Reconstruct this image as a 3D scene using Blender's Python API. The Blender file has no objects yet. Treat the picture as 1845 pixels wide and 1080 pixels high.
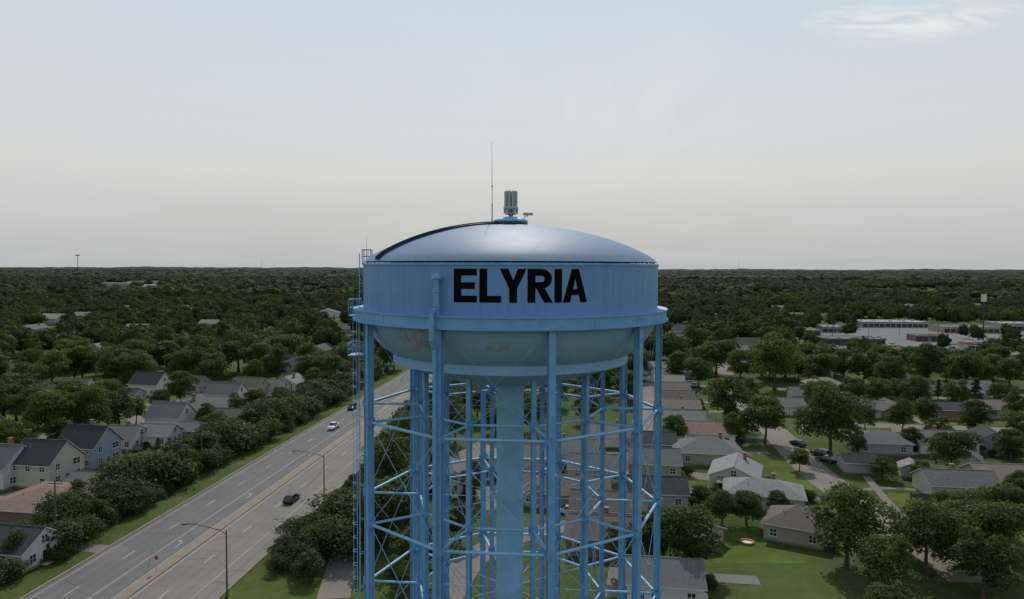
import bpy, math, random
import numpy as np
from mathutils import Vector, Matrix
random.seed(7); rng=np.random.default_rng(11)
scene=bpy.context.scene
scene.view_settings.view_transform='Standard'; scene.view_settings.look='None'; scene.view_settings.exposure=0
COL=scene.collection
H=45.0; F=1247.0
# ------------------------------------------------------------- camera
PITCH=math.radians(1.84); ROLL=0.0034
cam_d=bpy.data.cameras.new("camera"); cam=bpy.data.objects.new("camera",cam_d); COL.objects.link(cam); scene.camera=cam
cam_d.sensor_width=36; cam_d.lens=F/1845*36; cam_d.shift_y=-16/1845; cam_d.clip_start=0.5; cam_d.clip_end=120000
RM=(Matrix.Rotation(math.pi/2-PITCH,3,'X')@Matrix.Rotation(ROLL,3,'Z'))
cam.matrix_world=Matrix.Translation((0,0,H))@RM.to_4x4()
def DIR(u,v):
    return (RM@Vector(((u-922.5)/F,-(v-524)/F,-1))).normalized()
def G(u,v):   # ground point where the camera ray through an image pixel lands
    d=DIR(u,v); t=-H/d.z
    return (d.x*t,d.y*t)
RN=np.array(RM)
def P(x,y,z=0):
    w=np.stack([np.asarray(x,float),np.asarray(y,float),np.full_like(np.asarray(x,float),z-H)],-1)@RN
    return 922.5+F*w[...,0]/-w[...,2], 524-F*w[...,1]/-w[...,2]
# ------------------------------------------------------------- materials
def newmat(name):
    m=bpy.data.materials.new(name); m.use_nodes=True; nt=m.node_tree
    return m,nt,nt.nodes,nt.links,nt.nodes['Principled BSDF']
def mat(name,col,rough=0.7,var=0.15,scale=2.0,metal=0.0,bump=0.0,spec=0.5):
    m,nt,N,L,b=newmat(name)
    b.inputs['Roughness'].default_value=rough; b.inputs['Metallic'].default_value=metal
    b.inputs['Specular IOR Level'].default_value=spec
    tc=N.new('ShaderNodeTexCoord'); no=N.new('ShaderNodeTexNoise'); no.inputs['Scale'].default_value=scale; no.inputs['Detail'].default_value=5
    L.new(tc.outputs['Object'],no.inputs['Vector'])
    mx=N.new('ShaderNodeMix'); mx.data_type='RGBA'
    mx.inputs[6].default_value=tuple(c*(1-var) for c in col)+(1,); mx.inputs[7].default_value=tuple(min(1,c*(1+var)) for c in col)+(1,)
    L.new(no.outputs[0],mx.inputs[0]); L.new(mx.outputs[2],b.inputs['Base Color'])
    if bump:
        bp=N.new('ShaderNodeBump'); bp.inputs['Strength'].default_value=bump; bp.inputs['Distance'].default_value=0.05
        L.new(no.outputs[0],bp.inputs['Height']); L.new(bp.outputs[0],b.inputs['Normal'])
    return m
def math_n(N,L,op,a,b=None,c=None,clamp=False):
    n=N.new('ShaderNodeMath'); n.operation=op; n.use_clamp=clamp
    for i,x in enumerate((a,b,c)):
        if x is None: continue
        if isinstance(x,(int,float)): n.inputs[i].default_value=x
        else: L.new(x,n.inputs[i])
    return n.outputs[0]
def mixc(N,L,f,a,b):
    n=N.new('ShaderNodeMix'); n.data_type='RGBA'
    for i,x in ((0,f),(6,a),(7,b)):
        if isinstance(x,(int,float)): n.inputs[i].default_value=x
        elif isinstance(x,tuple): n.inputs[i].default_value=x+(1,)
        else: L.new(x,n.inputs[i])
    return n.outputs[2]
def noise(N,L,vec,scale,detail=4,rough=0.55,dist=0.0):
    n=N.new('ShaderNodeTexNoise'); n.inputs['Scale'].default_value=scale; n.inputs['Detail'].default_value=detail
    n.inputs['Roughness'].default_value=rough; n.inputs['Distortion'].default_value=dist
    L.new(vec,n.inputs['Vector']); return n.outputs[0]
def vscale(N,L,vec,s):
    n=N.new('ShaderNodeMapping'); n.inputs['Scale'].default_value=s; L.new(vec,n.inputs['Vector']); return n.outputs[0]
def ramp(N,L,f,pts):
    n=N.new('ShaderNodeValToRGB'); e=n.color_ramp.elements
    while len(e)<len(pts): e.new(0.5)
    for i,(p,c) in enumerate(pts):
        e[i].position=p; e[i].color=tuple(c)+(1,) if not isinstance(c,(int,float)) else (c,c,c,1)
    L.new(f,n.inputs[0]); return n.outputs[0]

def tank_mat(name,kind):
    m,nt,N,L,b=newmat(name)
    tc=N.new('ShaderNodeTexCoord'); o=tc.outputs['Object']; sp=N.new('ShaderNodeSeparateXYZ'); L.new(o,sp.inputs[0])
    ang=math_n(N,L,'ARCTAN2',sp.outputs[0],math_n(N,L,'MULTIPLY',sp.outputs[1],-1.0))
    r=math_n(N,L,'SQRT',math_n(N,L,'ADD',math_n(N,L,'POWER',sp.outputs[0],2.0),math_n(N,L,'POWER',sp.outputs[1],2.0)))
    cb=N.new('ShaderNodeCombineXYZ'); L.new(math_n(N,L,'MULTIPLY',ang,12.5),cb.inputs[0]); L.new(sp.outputs[2],cb.inputs[1])
    br=N.new('ShaderNodeTexBrick'); br.inputs['Scale'].default_value=1.0; br.inputs['Mortar Size'].default_value=0.03; br.inputs['Mortar Smooth'].default_value=0.4
    br.inputs['Color1'].default_value=(0,0,0,1); br.inputs['Color2'].default_value=(.35,.35,.35,1); br.inputs['Mortar'].default_value=(1,1,1,1)
    n1=noise(N,L,o,0.35,6,0.6); n2=noise(N,L,vscale(N,L,o,(1.4,1.4,0.12)),1.6,5,0.65)
    if kind=='wall':
        br.inputs['Brick Width'].default_value=7.85; br.inputs['Row Height'].default_value=2.0; L.new(cb.outputs[0],br.inputs['Vector'])
        c=mixc(N,L,n1,(0.115,0.258,0.50),(0.15,0.31,0.55)); c=mixc(N,L,math_n(N,L,'MULTIPLY',br.outputs['Color'],0.22),c,(0.06,0.14,0.28))
        st=ramp(N,L,n2,[(0.46,0.0),(0.72,0.5)]); c=mixc(N,L,st,c,(0.09,0.195,0.36))
        n4=noise(N,L,vscale(N,L,o,(2.5,2.5,0.1)),2.2,5,0.6); c=mixc(N,L,ramp(N,L,n4,[(.55,0.0),(.75,.25)]),c,(0.22,0.36,0.52))
        rough=0.5
    elif kind=='roof':
        cb2=N.new('ShaderNodeCombineXYZ'); L.new(math_n(N,L,'MULTIPLY',ang,48/(2*math.pi)),cb2.inputs[0]); L.new(math_n(N,L,'MULTIPLY',r,0.001),cb2.inputs[1])
        br.offset=0.0; br.inputs['Brick Width'].default_value=1.0; br.inputs['Row Height'].default_value=10.0; br.inputs['Mortar Size'].default_value=0.035; L.new(cb2.outputs[0],br.inputs['Vector'])
        c=mixc(N,L,n1,(0.255,0.325,0.415),(0.31,0.38,0.47)); c=mixc(N,L,math_n(N,L,'MULTIPLY',br.outputs['Color'],0.7),c,(0.13,0.19,0.28))
        n3=noise(N,L,vscale(N,L,cb2.outputs[0],(1.0,700.0,1.0)),1.3,5,.6); c=mixc(N,L,ramp(N,L,n3,[(.45,0.0),(.7,.5)]),c,(0.21,0.275,0.36))
    else:
        br.inputs['Brick Width'].default_value=5.2; br.inputs['Row Height'].default_value=1.7; L.new(cb.outputs[0],br.inputs['Vector'])
        c=mixc(N,L,n1,(0.20,0.39,0.64),(0.27,0.46,0.68)); c=mixc(N,L,math_n(N,L,'MULTIPLY',br.outputs['Color'],0.25),c,(0.10,0.22,0.38))
        st=ramp(N,L,n2,[(0.45,0.0),(0.8,0.45)]); c=mixc(N,L,st,c,(0.34,0.47,0.58))
        def spot(a0,z0,sa,sz,k,sc_=1.7):
            da=math_n(N,L,'DIVIDE',math_n(N,L,'SUBTRACT',ang,a0),sa); dz=math_n(N,L,'DIVIDE',math_n(N,L,'SUBTRACT',sp.outputs[2],z0),sz)
            q=math_n(N,L,'SUBTRACT',1.0,math_n(N,L,'SQRT',math_n(N,L,'ADD',math_n(N,L,'MULTIPLY',da,da),math_n(N,L,'MULTIPLY',dz,dz))),clamp=True)
            nn=noise(N,L,vscale(N,L,o,(1,1,.3)),sc_,8,0.78)
            f=ramp(N,L,nn,[(0.44,0.0),(0.60,1.0)])
            return math_n(N,L,'MULTIPLY',math_n(N,L,'MULTIPLY',math_n(N,L,'SMOOTH_MIN',math_n(N,L,'MULTIPLY',q,2.2),1.0,.2),f),k,clamp=True)
        for a0,z0,sa,sz,k,cc,s_ in ((-0.58,-5.2,0.42,1.7,0.35,(0.33,0.27,0.20),1.6),(-0.52,-4.9,0.15,1.5,.85,(0.27,0.12,0.05),2.6),(-0.68,-5.4,0.12,1.4,0.75,(0.27,0.13,0.06),2.3),(-0.07,-5.5,0.11,0.45,.9,(0.28,0.15,0.075),2.4),(-0.85,-5.8,0.3,1.3,0.4,(0.30,0.24,0.17),2.0),(0.15,-5.4,.5,1.2,.35,(0.36,0.45,0.50),1.5),(0.65,-5.4,.5,1.4,.35,(0.36,0.45,0.50),1.4)):
            c=mixc(N,L,spot(a0,z0,sa,sz,k,s_),c,cc)
        rough=0.6
    L.new(c,b.inputs['Base Color'])
    if kind=='roof':
        L.new(math_n(N,L,'ADD',math_n(N,L,'MULTIPLY',n1,0.12),0.46),b.inputs['Roughness']); b.inputs['Specular IOR Level'].default_value=0.10
    else: b.inputs['Roughness'].default_value=rough
    bp=N.new('ShaderNodeBump'); bp.inputs['Strength'].default_value=0.25; bp.inputs['Distance'].default_value=0.04
    hh=math_n(N,L,'ADD',math_n(N,L,'MULTIPLY',br.outputs['Fac'],0.3),n1); L.new(hh,bp.inputs['Height']); L.new(bp.outputs[0],b.inputs['Normal'])
    return m
M_wall=tank_mat('tank_paint','wall'); M_roof=tank_mat('tank_roof_paint','roof'); M_bowl=tank_mat('tank_bowl_paint','bowl')
M_blue=mat('blue_steel_paint',(0.145,0.325,0.56),0.5,0.30,0.9)
M_blue2=mat('blue_steel_paint_pale',(0.215,0.42,0.62),0.5,0.30,0.6)
M_black=mat('black_lettering',(0.003,0.003,0.0035),0.85,0.1,spec=.08)
M_grey=mat('antenna_grey',(0.36,0.35,0.33),0.5,0.1); M_dark=mat('dark_metal',(0.04,0.04,0.045),0.5,0.1)
M_galv=mat('galvanised_steel',(0.3,0.31,0.31),0.45,0.2,1.5,0.4)

def foliage(name,c1,c2,trans=0.3):
    m,nt,N,L,b=newmat(name)
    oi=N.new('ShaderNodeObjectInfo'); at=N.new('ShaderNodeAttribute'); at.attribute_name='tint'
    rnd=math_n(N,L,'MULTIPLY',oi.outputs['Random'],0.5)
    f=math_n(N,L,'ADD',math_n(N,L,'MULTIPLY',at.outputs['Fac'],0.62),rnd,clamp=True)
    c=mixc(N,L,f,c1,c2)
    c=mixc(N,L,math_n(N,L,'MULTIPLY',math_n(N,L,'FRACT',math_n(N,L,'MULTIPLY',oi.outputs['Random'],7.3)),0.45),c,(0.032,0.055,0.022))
    L.new(c,b.inputs['Base Color']); b.inputs['Roughness'].default_value=0.6; b.inputs['Specular IOR Level'].default_value=0.15
    tr=N.new('ShaderNodeBsdfTranslucent'); L.new(mixc(N,L,0.5,c,(0.13,0.165,0.018)),tr.inputs[0])
    ms=N.new('ShaderNodeMixShader'); ms.inputs[0].default_value=trans
    L.new(b.outputs[0],ms.inputs[1]); L.new(tr.outputs[0],ms.inputs[2]); L.new(ms.outputs[0],N['Material Output'].inputs[0])
    return m
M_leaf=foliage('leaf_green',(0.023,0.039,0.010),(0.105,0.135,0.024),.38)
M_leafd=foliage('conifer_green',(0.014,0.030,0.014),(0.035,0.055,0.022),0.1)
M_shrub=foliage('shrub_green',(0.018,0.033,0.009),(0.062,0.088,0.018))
def far_foliage():
    m,nt,N,L,b=newmat('woodland_green')
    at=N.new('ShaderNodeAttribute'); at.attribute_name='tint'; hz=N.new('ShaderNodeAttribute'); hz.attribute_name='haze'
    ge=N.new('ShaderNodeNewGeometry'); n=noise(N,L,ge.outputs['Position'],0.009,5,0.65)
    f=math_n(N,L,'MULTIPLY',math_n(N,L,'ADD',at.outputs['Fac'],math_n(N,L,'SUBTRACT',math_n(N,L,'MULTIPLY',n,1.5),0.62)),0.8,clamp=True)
    c=mixc(N,L,f,(0.020,0.035,0.011),(0.098,0.122,0.028)); c=mixc(N,L,hz.outputs['Fac'],c,(0.056,0.068,0.050))  # aerial haze painted into the base colour, stronger with distance
    L.new(c,b.inputs['Base Color']); b.inputs['Roughness'].default_value=0.8; b.inputs['Specular IOR Level'].default_value=0.05
    tr=N.new('ShaderNodeBsdfTranslucent'); L.new(c,tr.inputs[0])
    ms=N.new('ShaderNodeMixShader'); ms.inputs[0].default_value=.25
    L.new(b.outputs[0],ms.inputs[1]); L.new(tr.outputs[0],ms.inputs[2]); L.new(ms.outputs[0],N['Material Output'].inputs[0])
    return m
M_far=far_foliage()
M_bark=mat('bark',(0.07,0.055,0.04),0.9,0.3,3,bump=0.5)

def ground_mat():
    m,nt,N,L,b=newmat('grass_ground')
    ge=N.new('ShaderNodeNewGeometry'); p=ge.outputs['Position']
    a=noise(N,L,p,0.04,6,0.65); d=noise(N,L,p,0.6,6,0.7); e=noise(N,L,p,0.011,3,0.5)
    c=mixc(N,L,ramp(N,L,a,[(0.38,0.0),(0.62,1.0)]),(0.042,0.066,0.013),(0.088,0.120,0.023))
    c=mixc(N,L,ramp(N,L,d,[(0.3,0.0),(0.75,0.9)]),c,(0.046,0.064,0.018))
    c=mixc(N,L,ramp(N,L,e,[(0.5,0.0),(0.68,0.5)]),c,(0.11,0.105,0.048))
    dd=noise(N,L,p,0.11,6,0.7); c=mixc(N,L,ramp(N,L,dd,[(0.54,0.0),(0.68,0.65)]),c,(0.13,0.11,0.067))
    L.new(c,b.inputs['Base Color']); b.inputs['Roughness'].default_value=0.95; b.inputs['Specular IOR Level'].default_value=0.1
    bp=N.new('ShaderNodeBump'); bp.inputs['Strength'].default_value=0.6; bp.inputs['Distance'].default_value=0.15
    L.new(noise(N,L,p,2.5,4,0.7),bp.inputs['Height']); L.new(bp.outputs[0],b.inputs['Normal'])
    return m
M_ground=ground_mat()
def lawn_mat():
    m,nt,N,L,b=newmat('mown_lawn'); ge=N.new('ShaderNodeNewGeometry'); p=ge.outputs['Position']
    c=mixc(N,L,ramp(N,L,noise(N,L,p,.12,6,.7),[(.35,0.0),(.65,1.0)]),(0.060,0.088,0.016),(0.100,0.145,0.024)); c=mixc(N,L,ramp(N,L,noise(N,L,p,.9,6,.7),[(.35,0.0),(.75,.8)]),c,(0.058,0.080,0.020))
    L.new(c,b.inputs['Base Color']); b.inputs['Roughness'].default_value=.95; b.inputs['Specular IOR Level'].default_value=.1; return m
M_lawn=lawn_mat()
def road_mat(name,c0,c1,lane=3.7,joints=True):
    m,nt,N,L,b=newmat(name); tc=N.new('ShaderNodeTexCoord'); o=tc.outputs['Object']
    st=noise(N,L,vscale(N,L,o,(1.2,0.03,1)),1.0,4,0.6); bl=noise(N,L,o,0.09,6,0.65); fine=noise(N,L,o,3.0,5,0.7)
    c=mixc(N,L,st,c0,c1); c=mixc(N,L,ramp(N,L,bl,[(0.42,0.0),(0.7,0.55)]),c,tuple(x*0.72 for x in c0))
    c=mixc(N,L,math_n(N,L,'MULTIPLY',fine,0.25),c,tuple(x*1.3 for x in c1))
    vo=N.new('ShaderNodeTexVoronoi'); vo.feature='DISTANCE_TO_EDGE'; vo.inputs['Scale'].default_value=0.13
    L.new(vscale(N,L,o,(1,.45,1)),vo.inputs['Vector'])
    cr=math_n(N,L,'MULTIPLY',math_n(N,L,'LESS_THAN',vo.outputs['Distance'],0.006),0.4)
    c=mixc(N,L,cr,c,(0.05,0.05,0.05))
    if joints:
        sp=N.new('ShaderNodeSeparateXYZ'); L.new(o,sp.inputs[0])
        fr=math_n(N,L,'FRACT',math_n(N,L,'DIVIDE',sp.outputs[1],6.1)); c=mixc(N,L,math_n(N,L,'MULTIPLY',math_n(N,L,'LESS_THAN',fr,0.03),0.3),c,(0.07,0.065,0.06))
        fx=math_n(N,L,'SINE',math_n(N,L,'MULTIPLY',sp.outputs[0],2*math.pi/1.85)); c=mixc(N,L,math_n(N,L,'MULTIPLY',math_n(N,L,'MAXIMUM',fx,0.0),0.16),c,tuple(x*0.6 for x in c0))
    L.new(c,b.inputs['Base Color']); b.inputs['Roughness'].default_value=0.85; b.inputs['Specular IOR Level'].default_value=0.2
    return m
M_asph=road_mat('road_asphalt',(0.110,0.104,0.099),(0.150,0.143,0.135))
M_asph2=road_mat('road_asphalt_pale',(0.150,0.136,0.122),(0.20,0.182,0.163))
M_street=road_mat('street_concrete',(0.150,0.128,0.108),(0.205,0.175,0.148),joints=False)
M_lot=road_mat('parking_lot_paving',(0.12,0.115,0.108),(0.175,0.165,0.155),joints=False)
M_conc=mat('median_concrete',(0.20,0.155,0.115),0.9,0.3,0.7)
M_mark=mat('road_paint_white',(0.33,0.33,0.31),0.8,0.5,1.6); 
# ------------------------------------------------------------- mesh builder
class MB:
    def __init__(s): s.v=[];s.f=[];s.m=[];s.s=[]
    def face(s,idx,m=0,sm=False): s.f.append(idx);s.m.append(m);s.s.append(sm)
    def poly(s,pts,m=0):
        b=len(s.v); s.v+= [tuple(p) for p in pts]; s.face(list(range(b,b+len(pts))),m)
    def box(s,c,d,m=0,rz=0.0):
        b=len(s.v); x,y,z=d[0]/2,d[1]/2,d[2]/2; ca,sa=math.cos(rz),math.sin(rz)
        for dz in(-z,z):
            for dx,dy in((-x,-y),(x,-y),(x,y),(-x,y)):
                s.v.append((c[0]+dx*ca-dy*sa,c[1]+dx*sa+dy*ca,c[2]+dz))
        for q in((3,2,1,0),(4,5,6,7),(0,1,5,4),(1,2,6,5),(2,3,7,6),(3,0,4,7)): s.face([b+i for i in q],m)
    def tube(s,p0,p1,r0,r1=None,n=10,m=0,caps=True):
        if r1 is None:r1=r0
        p0=Vector(p0);p1=Vector(p1);d=(p1-p0)
        if d.length<1e-6:return
        d.normalize(); a=d.orthogonal().normalized(); c=d.cross(a); b=len(s.v)
        for p,r in((p0,r0),(p1,r1)):
            for i in range(n):
                t=2*math.pi*i/n; s.v.append(tuple(p+(a*math.cos(t)+c*math.sin(t))*r))
        for i in range(n):
            j=(i+1)%n; s.face([b+i,b+j,b+n+j,b+n+i],m,n>5)
        if caps:
            e=len(s.v); s.v+=s.v[b:b+2*n]; s.face([e+i for i in range(n)][::-1],m); s.face([e+n+i for i in range(n)],m)
    def path(s,pts,r,n=8,m=0):
        for a,b in zip(pts[:-1],pts[1:]): s.tube(a,b,r,r,n,m)
    def lathe(s,prof,n=96,m=0,sm=True,c=(0,0)):
        b=len(s.v)
        for r,z in prof:
            for i in range(n):
                t=2*math.pi*i/n; s.v.append((c[0]+r*math.cos(t),c[1]+r*math.sin(t),z))
        for k in range(len(prof)-1):
            for i in range(n):
                j=(i+1)%n; s.face([b+k*n+i,b+k*n+j,b+(k+1)*n+j,b+(k+1)*n+i],m,sm)
    def mesh(s,name,mats):
        me=bpy.data.meshes.new(name); me.from_pydata(s.v,[],s.f)
        for x in mats: me.materials.append(x)
        me.polygons.foreach_set('material_index',s.m); me.polygons.foreach_set('use_smooth',s.s); me.update(); return me
def ob(name,me,parent=None,loc=(0,0,0),rz=0.0):
    o=bpy.data.objects.new(name,me); COL.objects.link(o); o.location=loc; o.rotation_euler=(0,0,rz)
    if parent: o.parent=parent
    return o
def thing(name,label,cat,loc=(0,0,0),rz=0.0,me=None,group=None):
    o=ob(name,me,None,loc,rz); o['label']=label; o['category']=cat
    if group:o['group']=group
    return o
kid=ob
# ------------------------------------------------------------- world + sun
SE=math.radians(46); SA=math.radians(2)
sd=Vector((math.sin(SA)*math.cos(SE),math.cos(SA)*math.cos(SE),math.sin(SE)))
sl=bpy.data.lights.new('sun','SUN'); sl.energy=2.9; sl.angle=math.radians(0.8); sl.color=(1,0.95,0.86)
so=bpy.data.objects.new('sun',sl); COL.objects.link(so); so.rotation_euler=(-sd).to_track_quat('-Z','Y').to_euler(); so.location=(0,0,200)
w=bpy.data.worlds.new('World'); scene.world=w; w.use_nodes=True; N=w.node_tree.nodes; L=w.node_tree.links
bg=N['Background']; 
sky=N.new('ShaderNodeTexSky'); sky.sky_type='NISHITA'; sky.sun_disc=False; sky.sun_elevation=SE; sky.sun_rotation=SA; sky.dust_density=2.5
tc=N.new('ShaderNodeTexCoord'); g=tc.outputs['Generated']; sp=N.new('ShaderNodeSeparateXYZ'); L.new(g,sp.inputs[0])
z=sp.outputs[2]
base=ramp(N,L,z,[(0.0,(0.485,0.495,0.505)),(0.05,(0.555,0.56,0.562)),(0.13,(0.69,0.69,0.675)),(0.22,(0.66,0.715,0.735)),(0.34,(0.58,0.71,0.81)),(0.6,(0.38,0.51,0.69)),(1.0,(0.22,0.33,0.52))])
sc=N.new('ShaderNodeVectorMath'); sc.operation='SCALE'; L.new(sky.outputs[0],sc.inputs[0]); sc.inputs['Scale'].default_value=0.09
c=mixc(N,L,0.06,base,sc.outputs[0])
zz=math_n(N,L,'ADD',math_n(N,L,'MAXIMUM',z,0.0),0.12)
cp=N.new('ShaderNodeCombineXYZ'); L.new(math_n(N,L,'DIVIDE',sp.outputs[0],zz),cp.inputs[0]); L.new(math_n(N,L,'DIVIDE',sp.outputs[1],zz),cp.inputs[1])
def wmask(u,v,rad,sq=1.0):
    d=DIR(u,v); n=N.new('ShaderNodeVectorMath'); n.operation='DISTANCE'
    L.new(vscale(N,L,g,(1,1,sq)),n.inputs[0]); n.inputs[1].default_value=(d.x,d.y,d.z*sq)
    q=math_n(N,L,'SUBTRACT',1.0,math_n(N,L,'DIVIDE',n.outputs['Value'],rad),clamp=True)
    return math_n(N,L,'SMOOTH_MIN',math_n(N,L,'MULTIPLY',q,1.3),1.0,0.3)
def streak(rot,sx,sy,scale,lo,hi,dist=1.2,det=8):
    mp=N.new('ShaderNodeMapping'); mp.inputs['Rotation'].default_value=(0,0,rot); mp.inputs['Scale'].default_value=(sx,sy,1); L.new(cp.outputs[0],mp.inputs[0])
    return ramp(N,L,noise(N,L,mp.outputs[0],scale,det,0.55,dist),[(lo,0.0),(hi,1.0)])
veil=streak(0.4,0.6,0.7,0.8,0.36,0.74,0.3,4); c=mixc(N,L,math_n(N,L,'MULTIPLY',veil,0.4),c,(0.70,0.705,0.70))
s1=streak(0.75,3.0,0.7,1.3,0.45,0.68,0.45,6); s3=streak(-0.9,3.0,0.7,1.3,0.45,0.68,0.45,6)
for s_,u,v,r,k in ((s1,1090,185,0.11,0.75),(s1,955,170,0.07,0.85),(s3,1220,195,0.12,0.55),(s1,900,115,0.05,.4)):
    c=mixc(N,L,math_n(N,L,'MULTIPLY',math_n(N,L,'MULTIPLY',s_,wmask(u,v,r)),k*.75,clamp=True),c,(0.78,0.785,0.775))
s2=streak(0.15,3.0,7.0,1.8,0.40,0.66,0.9)
for u,v,r,k in ((1660,44,0.10,.8),(1540,32,0.07,.6),(1745,36,0.06,.7),(1600,25,.1,.6)):
    c=mixc(N,L,math_n(N,L,'MULTIPLY',math_n(N,L,'MULTIPLY',s2,wmask(u,v,r,4.0)),k,clamp=True),c,(0.86,0.86,0.85))
bn=noise(N,L,vscale(N,L,g,(2.2,2.2,16)),1.5,5,0.55)
bz=ramp(N,L,z,[(0.0,0.2),(0.045,0.9),(0.09,0.3),(0.15,0.0)])
c=mixc(N,L,math_n(N,L,'MULTIPLY',math_n(N,L,'MULTIPLY',ramp(N,L,bn,[(0.4,0.0),(0.65,1.0)]),bz),0.30),c,(0.475,0.482,0.50))
L.new(c,bg.inputs[0]); bg.inputs[1].default_value=0.97
# ------------------------------------------------------------- ground
mb=MB(); R=60000
mb.poly([(-R,-R/4,0),(R,-R/4,0),(R,R,0),(-R,R,0)]); gr=ob('ground',mb.mesh('ground',[M_ground])); gr['kind']='structure'
CLEAR=[]; SEGS=[]; POLYS=[]; HOUSES=[]
A=Vector(G(150,1015)); B=Vector(G(690,695)); rd=(B-A).normalized(); rx=Vector((rd.y,-rd.x)); HEAD=-math.atan2(rd.x,rd.y); W=26.0
A0=A
def R2(off,s): 
    p=A0+rx*off+rd*s; return (p.x,p.y)
def strip(mb,x0,x1,s0,s1,z,m=0,seg=20):
    n=max(1,int((s1-s0)/seg)); 
    for i in range(n):
        a=s0+(s1-s0)*i/n; b=s0+(s1-s0)*(i+1)/n
        mb.poly([(x0,a,z),(x1,a,z),(x1,b,z),(x0,b,z)],m)
S0,S1=-120,700
def roadobj(name,mb,mats):
    o=ob(name,mb.mesh(name,mats),None,(A0.x,A0.y,0),HEAD); o['kind']='structure'; return o
mb=MB(); mb.poly([(0,S0,0.03),(12.2,S0,0.03),(12.2,S1,0.03),(0,S1,0.03)]); roadobj('road',mb,[M_asph])
mb=MB(); mb.poly([(14,S0,0.03),(W,S0,0.03),(W,S1,0.03),(14,S1,0.03)]); roadobj('road',mb,[M_asph2])
mb=MB(); mb.box((13.1,(S0+S1)/2,0.05),(1.8,S1-S0,0.2)); roadobj('road_median',mb,[M_conc])
mb=MB(); mb.box((-0.2,(S0+S1)/2,0.04),(0.4,S1-S0,0.22)); mb.box((W+0.2,(S0+S1)/2,0.04),(0.4,S1-S0,0.22)); roadobj('road_kerb',mb,[M_conc])
mb=MB(); zm=.038
for x in (0.9,8.75,11.9,14.4,W-3.4): strip(mb,x-0.06,x+0.06,S0,S1,zm)
for x in (4.9,18.2):
    s=S0
    while s<500: mb.poly([(x-.08,s,zm),(x+.08,s,zm),(x+.08,s+3.0,zm),(x-.08,s+3.0,zm)]); s+=12.2
def arrow(mb,x,s,k=1):
    mb.poly([(x-.09,s,zm),(x+.09,s,zm),(x+.09,s+2.0*k,zm),(x-.09,s+2.0*k,zm)])
    mb.poly([(x-.09,s+2.0*k,zm),(x+.09,s+2.0*k,zm),(x-.55,s+2.8*k,zm),(x-.72,s+2.7*k,zm)])
    mb.poly([(x-1.1,s+2.5*k,zm),(x-.48,s+2.2*k,zm),(x-.5,s+3.2*k,zm)])
for s in (7,31,62,100,140): arrow(mb,10.4,s)
roadobj('road_markings',mb,[M_mark])
e0=R2(13,S0); e1=R2(13,S1); SEGS.append((e0[0],e0[1],e1[0],e1[1],16.5))
def street(pts,w,name='street',m=None,clear=1.0,z=0.008,world=False):
    pts=[Vector(p if world else G(*p)) for p in pts]
    sm=[]
    for i in range(len(pts)-1):
        p0=pts[max(0,i-1)];p1=pts[i];p2=pts[i+1];p3=pts[min(len(pts)-1,i+2)]
        for k in range(6):
            t=k/6; sm.append(0.5*((2*p1)+(p2-p0)*t+(2*p0-5*p1+4*p2-p3)*t*t+(3*p1-p0-3*p2+p3)*t**3))
    sm.append(pts[-1]); mb=MB(); Lp=[];Rp=[]
    for i,p in enumerate(sm):
        d=(sm[min(i+1,len(sm)-1)]-sm[max(i-1,0)]).normalized(); n=Vector((d.y,-d.x)); Lp.append(p-n*w/2);Rp.append(p+n*w/2)
    for i in range(len(sm)-1):
        mb.poly([(Lp[i].x,Lp[i].y,z),(Rp[i].x,Rp[i].y,z),(Rp[i+1].x,Rp[i+1].y,z),(Lp[i+1].x,Lp[i+1].y,z)])
        SEGS.append((sm[i].x,sm[i].y,sm[i+1].x,sm[i+1].y,w/2+clear))
    o=ob(name,mb.mesh(name,[m or M_street])); o['kind']='structure'; return o
street([(1345,735),(1385,768),(1425,808),(1468,850),(1540,902),(1640,965),(1760,1050)],7.8,clear=2)
street([(1440,772),(1540,766),(1660,770),(1850,776)],6,z=0.012,clear=1)
street([(1400,700),(1540,712),(1700,716),(1850,718)],6,z=0.012)
street([(1345,736),(1322,705),(1310,680),(1300,655)],6,z=0.004)
street([(1130,1079),(1140,930),(1150,830),(1160,745),(1166,690)],6,z=0.012)
street([(1540,884),(1600,880),(1665,884)],1.6,'sidewalk',z=0.02,clear=.3)
street([(1560,858),(1600,905),(1640,945)],1.6,'sidewalk',z=0.024,clear=.3)
street([(1190,858),(1245,857),(1290,862)],5,'driveway',z=0.016,clear=.3)
street([(1620,772),(1625,800)],4,'driveway',z=0.018,clear=.3)
street([(60,800),(160,760),(235,748),(300,733),(370,712),(450,690)],6.5,z=0.012,clear=1)
street([(235,748),(262,775),(245,805)],4,'driveway',z=0.018)
street([(600,1079),(628,985),(655,930),(700,900)],4.5,'driveway',z=0.012)
street([(-120,985),(0,905),(60,885),(120,870)],6,z=0.012)
street([(800,1079),(860,1000),(960,960),(1130,930)],5,'driveway',z=0.018)
def lot(pts,name='parking_lot',m=None,z=0.008):
    q=[G(*p) for p in pts]; mb=MB(); mb.poly([(x,y,z) for x,y in q]); o=ob(name,mb.mesh(name,[m or M_lot])); o['kind']='structure'; 
    if name in('parking_lot','field'): POLYS.append(np.array(q))
lot([(1450,640),(1470,592),(1860,588),(1900,640)]); lot([(1290,612),(1300,596),(1410,596),(1420,612)])
lot([(175,527),(190,510),(300,510),(300,527)]); lot([(560,583),(565,568),(640,568),(640,583)],'lawn',M_lawn,0.006)
lot([(1240,528),(1250,517),(1290,517),(1300,528)])
M_field=mat('dry_field',(0.13,0.13,0.06),.95,.3,.02,spec=.1)
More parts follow.
